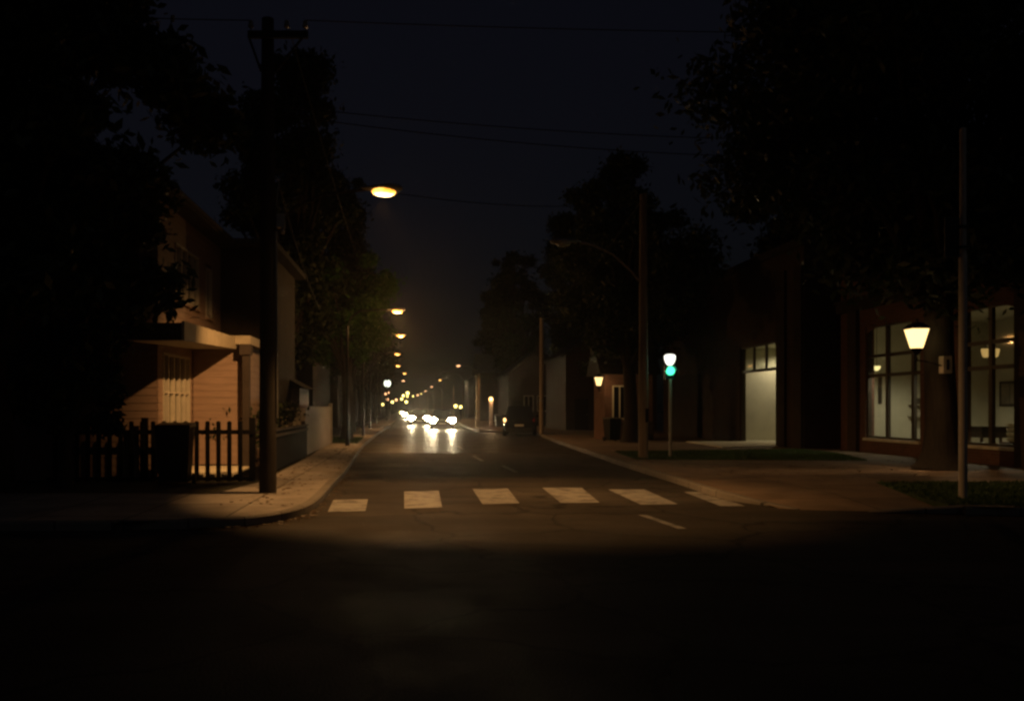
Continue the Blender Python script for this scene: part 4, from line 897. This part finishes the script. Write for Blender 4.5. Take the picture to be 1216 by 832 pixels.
# ------------------------------------------------------------------ CARS
def make_car(paint, H=1.46, Wd=1.78, L=4.4, label='', group=None, lit='head', suv=False):
    t = empty('parked_car' if suv else 'oncoming_car', (0, 0, 0), label, 'car', group)
    hw = Wd / 2; sh = .92 if not suv else 1.05
    st = [(-L / 2, .62, .30, .62), (-L / 2 + .12, .80, .22, .70), (-L / 2 + .5, .97, .2, .80), (-L / 2 + 1.25, 1.0, .2, sh - .02), (0, 1.0, .2, sh), (L / 2 - 1.0, 1.0, .2, sh + .02), (L / 2 - .3, .96, .22, sh + .02 if suv else sh - .02), (L / 2 - .03, .86, .3, sh - .12)]
    m = MB(); n = 12; rings = []
    for y, k, z0, z1 in st:
        h = z1 - z0; r = []
        for (a, b) in ((-.86, 0), (-.97, .12), (-1.0, .45), (-.97, .78), (-.84, .96), (-.45, 1.0), (.45, 1.0), (.84, .96), (.97, .78), (1.0, .45), (.97, .12), (.86, 0)): r.append((a * hw * k, y, z0 + b * h))
        rings.append(r)
    vs_ = [p for r in rings for p in r]; fs = []
    for i in range(len(st) - 1):
        for j in range(n): q = (j + 1) % n; fs.append((i * n + j, i * n + q, i * n + n + q, i * n + n + j))
    fs += [tuple(range(n)), tuple(range((len(st) - 1) * n, len(st) * n))]
    m.add(vs_, fs); m.build('body', paint, t, True)
    y0, y1 = -L / 2 + 1.15, L / 2 - (.12 if suv else .55); ty0, ty1 = y0 + .85, y1 - (.35 if suv else .75); b_, tp_ = hw * .9, hw * .7
    zb = sh - .06
    m = MB(); m.hexa([(-b_, y0, zb), (b_, y0, zb), (b_, y1, zb), (-b_, y1, zb), (-tp_, ty0, H - .03), (tp_, ty0, H - .03), (tp_, ty1, H - .03), (-tp_, ty1, H - .03)])
    m.add([(-tp_, ty0, H - .029), (tp_, ty0, H - .029), (tp_, ty1, H - .029), (-tp_, ty1, H - .029), (-tp_ * .8, ty0 + .2, H), (tp_ * .8, ty0 + .2, H), (tp_ * .8, ty1 - .2, H), (-tp_ * .8, ty1 - .2, H)], [(4, 5, 6, 7), (0, 1, 5, 4), (1, 2, 6, 5), (2, 3, 7, 6), (3, 0, 4, 7)])
    m.build('cabin', paint, t)
    def panel(name, P, inset, out, mat):
        P = [Vector(p) for p in P]; c = sum(P, Vector()) / 4; nn = (P[1] - P[0]).cross(P[2] - P[1]).normalized()
        if nn.dot(c - Vector((0, 0, 1.0))) < 0: nn = -nn
        Q = [c + (p - c) * inset + nn * out for p in P]; m_ = MB(); m_.add(Q + [q - nn * .02 for q in Q], [(0, 1, 2, 3), (7, 6, 5, 4), (0, 4, 5, 1), (1, 5, 6, 2), (2, 6, 7, 3), (3, 7, 4, 0)]); return m_.build(name, mat, t)
    panel('windscreen', [(-b_, y0, zb), (b_, y0, zb), (tp_, ty0, H - .03), (-tp_, ty0, H - .03)], .88, .006, 'carglass')
    panel('rear_window', [(-b_, y1, zb), (b_, y1, zb), (tp_, ty1, H - .03), (-tp_, ty1, H - .03)], .84, .006, 'carglass')
    for s_ in (-1, 1):
        ym, tm = (y0 + y1) / 2, (ty0 + ty1) / 2
        panel('side_window', [(s_ * b_, y0, zb), (s_ * b_, ym, zb), (s_ * tp_, tm, H - .03), (s_ * tp_, ty0, H - .03)], .82, .006, 'carglass')
        panel('side_window', [(s_ * b_, ym, zb), (s_ * b_, y1, zb), (s_ * tp_, ty1, H - .03), (s_ * tp_, tm, H - .03)], .82, .006, 'carglass')
        m = MB(); m.ball((s_ * (hw + .08), y0 + .35, sh + .06), .11, .07, .08, 10, 7); m.build('mirror', paint, t, True)
        for yy in (-L / 2 + .85, L / 2 - .85):
            m = MB(); rw = .33 if not suv else .37
            m.tube([(s_ * (hw - .2), yy, rw), (s_ * (hw + .012), yy, rw)], rw, 20); wl_ = m.build('wheel', 'tyre', t, True)
            m = MB(); m.tube([(s_ * (hw + .013), yy, rw), (s_ * (hw + .022), yy, rw)], rw * .62, 16); m.build('rim', 'trim' if suv else 'rim', wl_)
        hl = MB(); hl.ball((s_ * .70 * hw / .89, -L / 2 + .10, .66), .29, .10, .19, 14, 9); hl.build('headlight', 'carglass' if suv else lit, t, True)
        m = MB(); m.ball((s_ * .88 * hw, L / 2 - .08, sh - .14), .1 if not suv else .075, .1, .12, 12, 8); tlm = m.build('taillight', 'amber' if (suv and s_ > 0) else 'redlens', t, True)
        if suv and s_ > 0: tlm['label'] = 'amber tail lens, reflected light put in as glow'
    m = MB(); m.cbox((0, -L / 2 + .03, .58), (.8, .1, .13)); m.build('grille', 'trim', t)
    m = MB(); m.cbox((0, -L / 2 + .02, .33), (1.35, .16, .16)); m.build('bumper', 'trim', t)
    m = MB(); m.cbox((0, -L / 2 - .07, .42), (.5, .02, .11)); m.build('number_plate', 'plate', t)
    m = MB(); m.cbox((0, L / 2 - .02, .36), (1.4, .16, .2)); m.build('rear_bumper', 'trim', t)
    m = MB(); m.cbox((0, L / 2 + .02, .62), (.5, .02, .11)); m.build('rear_plate', 'plate', t)
    return t
GC = 'oncoming cars with headlights on'
c1 = make_car('carpaint', label='nearest oncoming grey car with both headlights glaring', group=GC)
c1.location = (gx(524.5, 68), 68, 0)
c2 = copy_tree(c1); c2.location = (gx(498, 82), 82, 0); c2['label'] = 'second oncoming car partly behind the nearest grey one'
c3 = make_car('carwhite', label='third oncoming car with smaller headlights in the distance', group=GC, lit='head_far'); c3.location = (gx(487, 128), 128, 0)
c4 = copy_tree(c3); c4.location = (gx(499, 150), 150, 0); c4['label'] = 'fourth oncoming car behind the gap between the nearer two'
c5 = copy_tree(c3); c5.location = (gx(482.5, 170), 170, 0); c5['label'] = 'fifth oncoming car, leftmost of the distant headlights'
c6 = copy_tree(c3); c6.location = (gx(493, 215), 215, 0); c6['label'] = 'last oncoming car, its headlights the tiniest in the queue'
for c, e in ((c1, 700), (c2, 500), (c3, 250), (c4, 200)):
    for s_ in (-1, 1):
        lamp('SPOT', (c.location.x + s_ * .7, c.location.y - 2.32, .67), e, (1, .80, .5), None, .07, 34, .8, (0, -1, -.2), 'headlight_beam')
        lamp('SPOT', (c.location.x + s_ * .7, c.location.y - 2.32, .67), e * .4, (1, .80, .5), None, .07, 50, 1.0, (0, -1, 0), 'headlight_beam')
suv = make_car('carblack', 1.72, 1.86, 4.6, 'black car parked beside the dim wooden pole with reflected light as amber tail glow', None, None, True)
suv.location = (6.02, 51.5, 0); suv.rotation_euler.z = pi - .14

# ------------------------------------------------------------------ HAZE: faint night air over the whole street
hz = MB().box(-950, 950, -70, 950, -1.2, 30).build('haze', 'ground'); hz['kind'] = 'stuff'; hz['label'] = 'faint warm night haze over the street'; hz['category'] = 'haze'
hm = bpy.data.materials.new('night_haze'); hm.use_nodes = True; hn = hm.node_tree; hn.nodes.clear()
ho = hn.nodes.new('ShaderNodeOutputMaterial'); hv = hn.nodes.new('ShaderNodeVolumePrincipled'); hn.links.new(hv.outputs[0], ho.inputs['Volume'])
hv.inputs['Color'].default_value = (.95, .9, .82, 1); hv.inputs['Density'].default_value = 0.00045; hv.inputs['Anisotropy'].default_value = 0.86
hz.data.materials.clear(); hz.data.materials.append(hm)
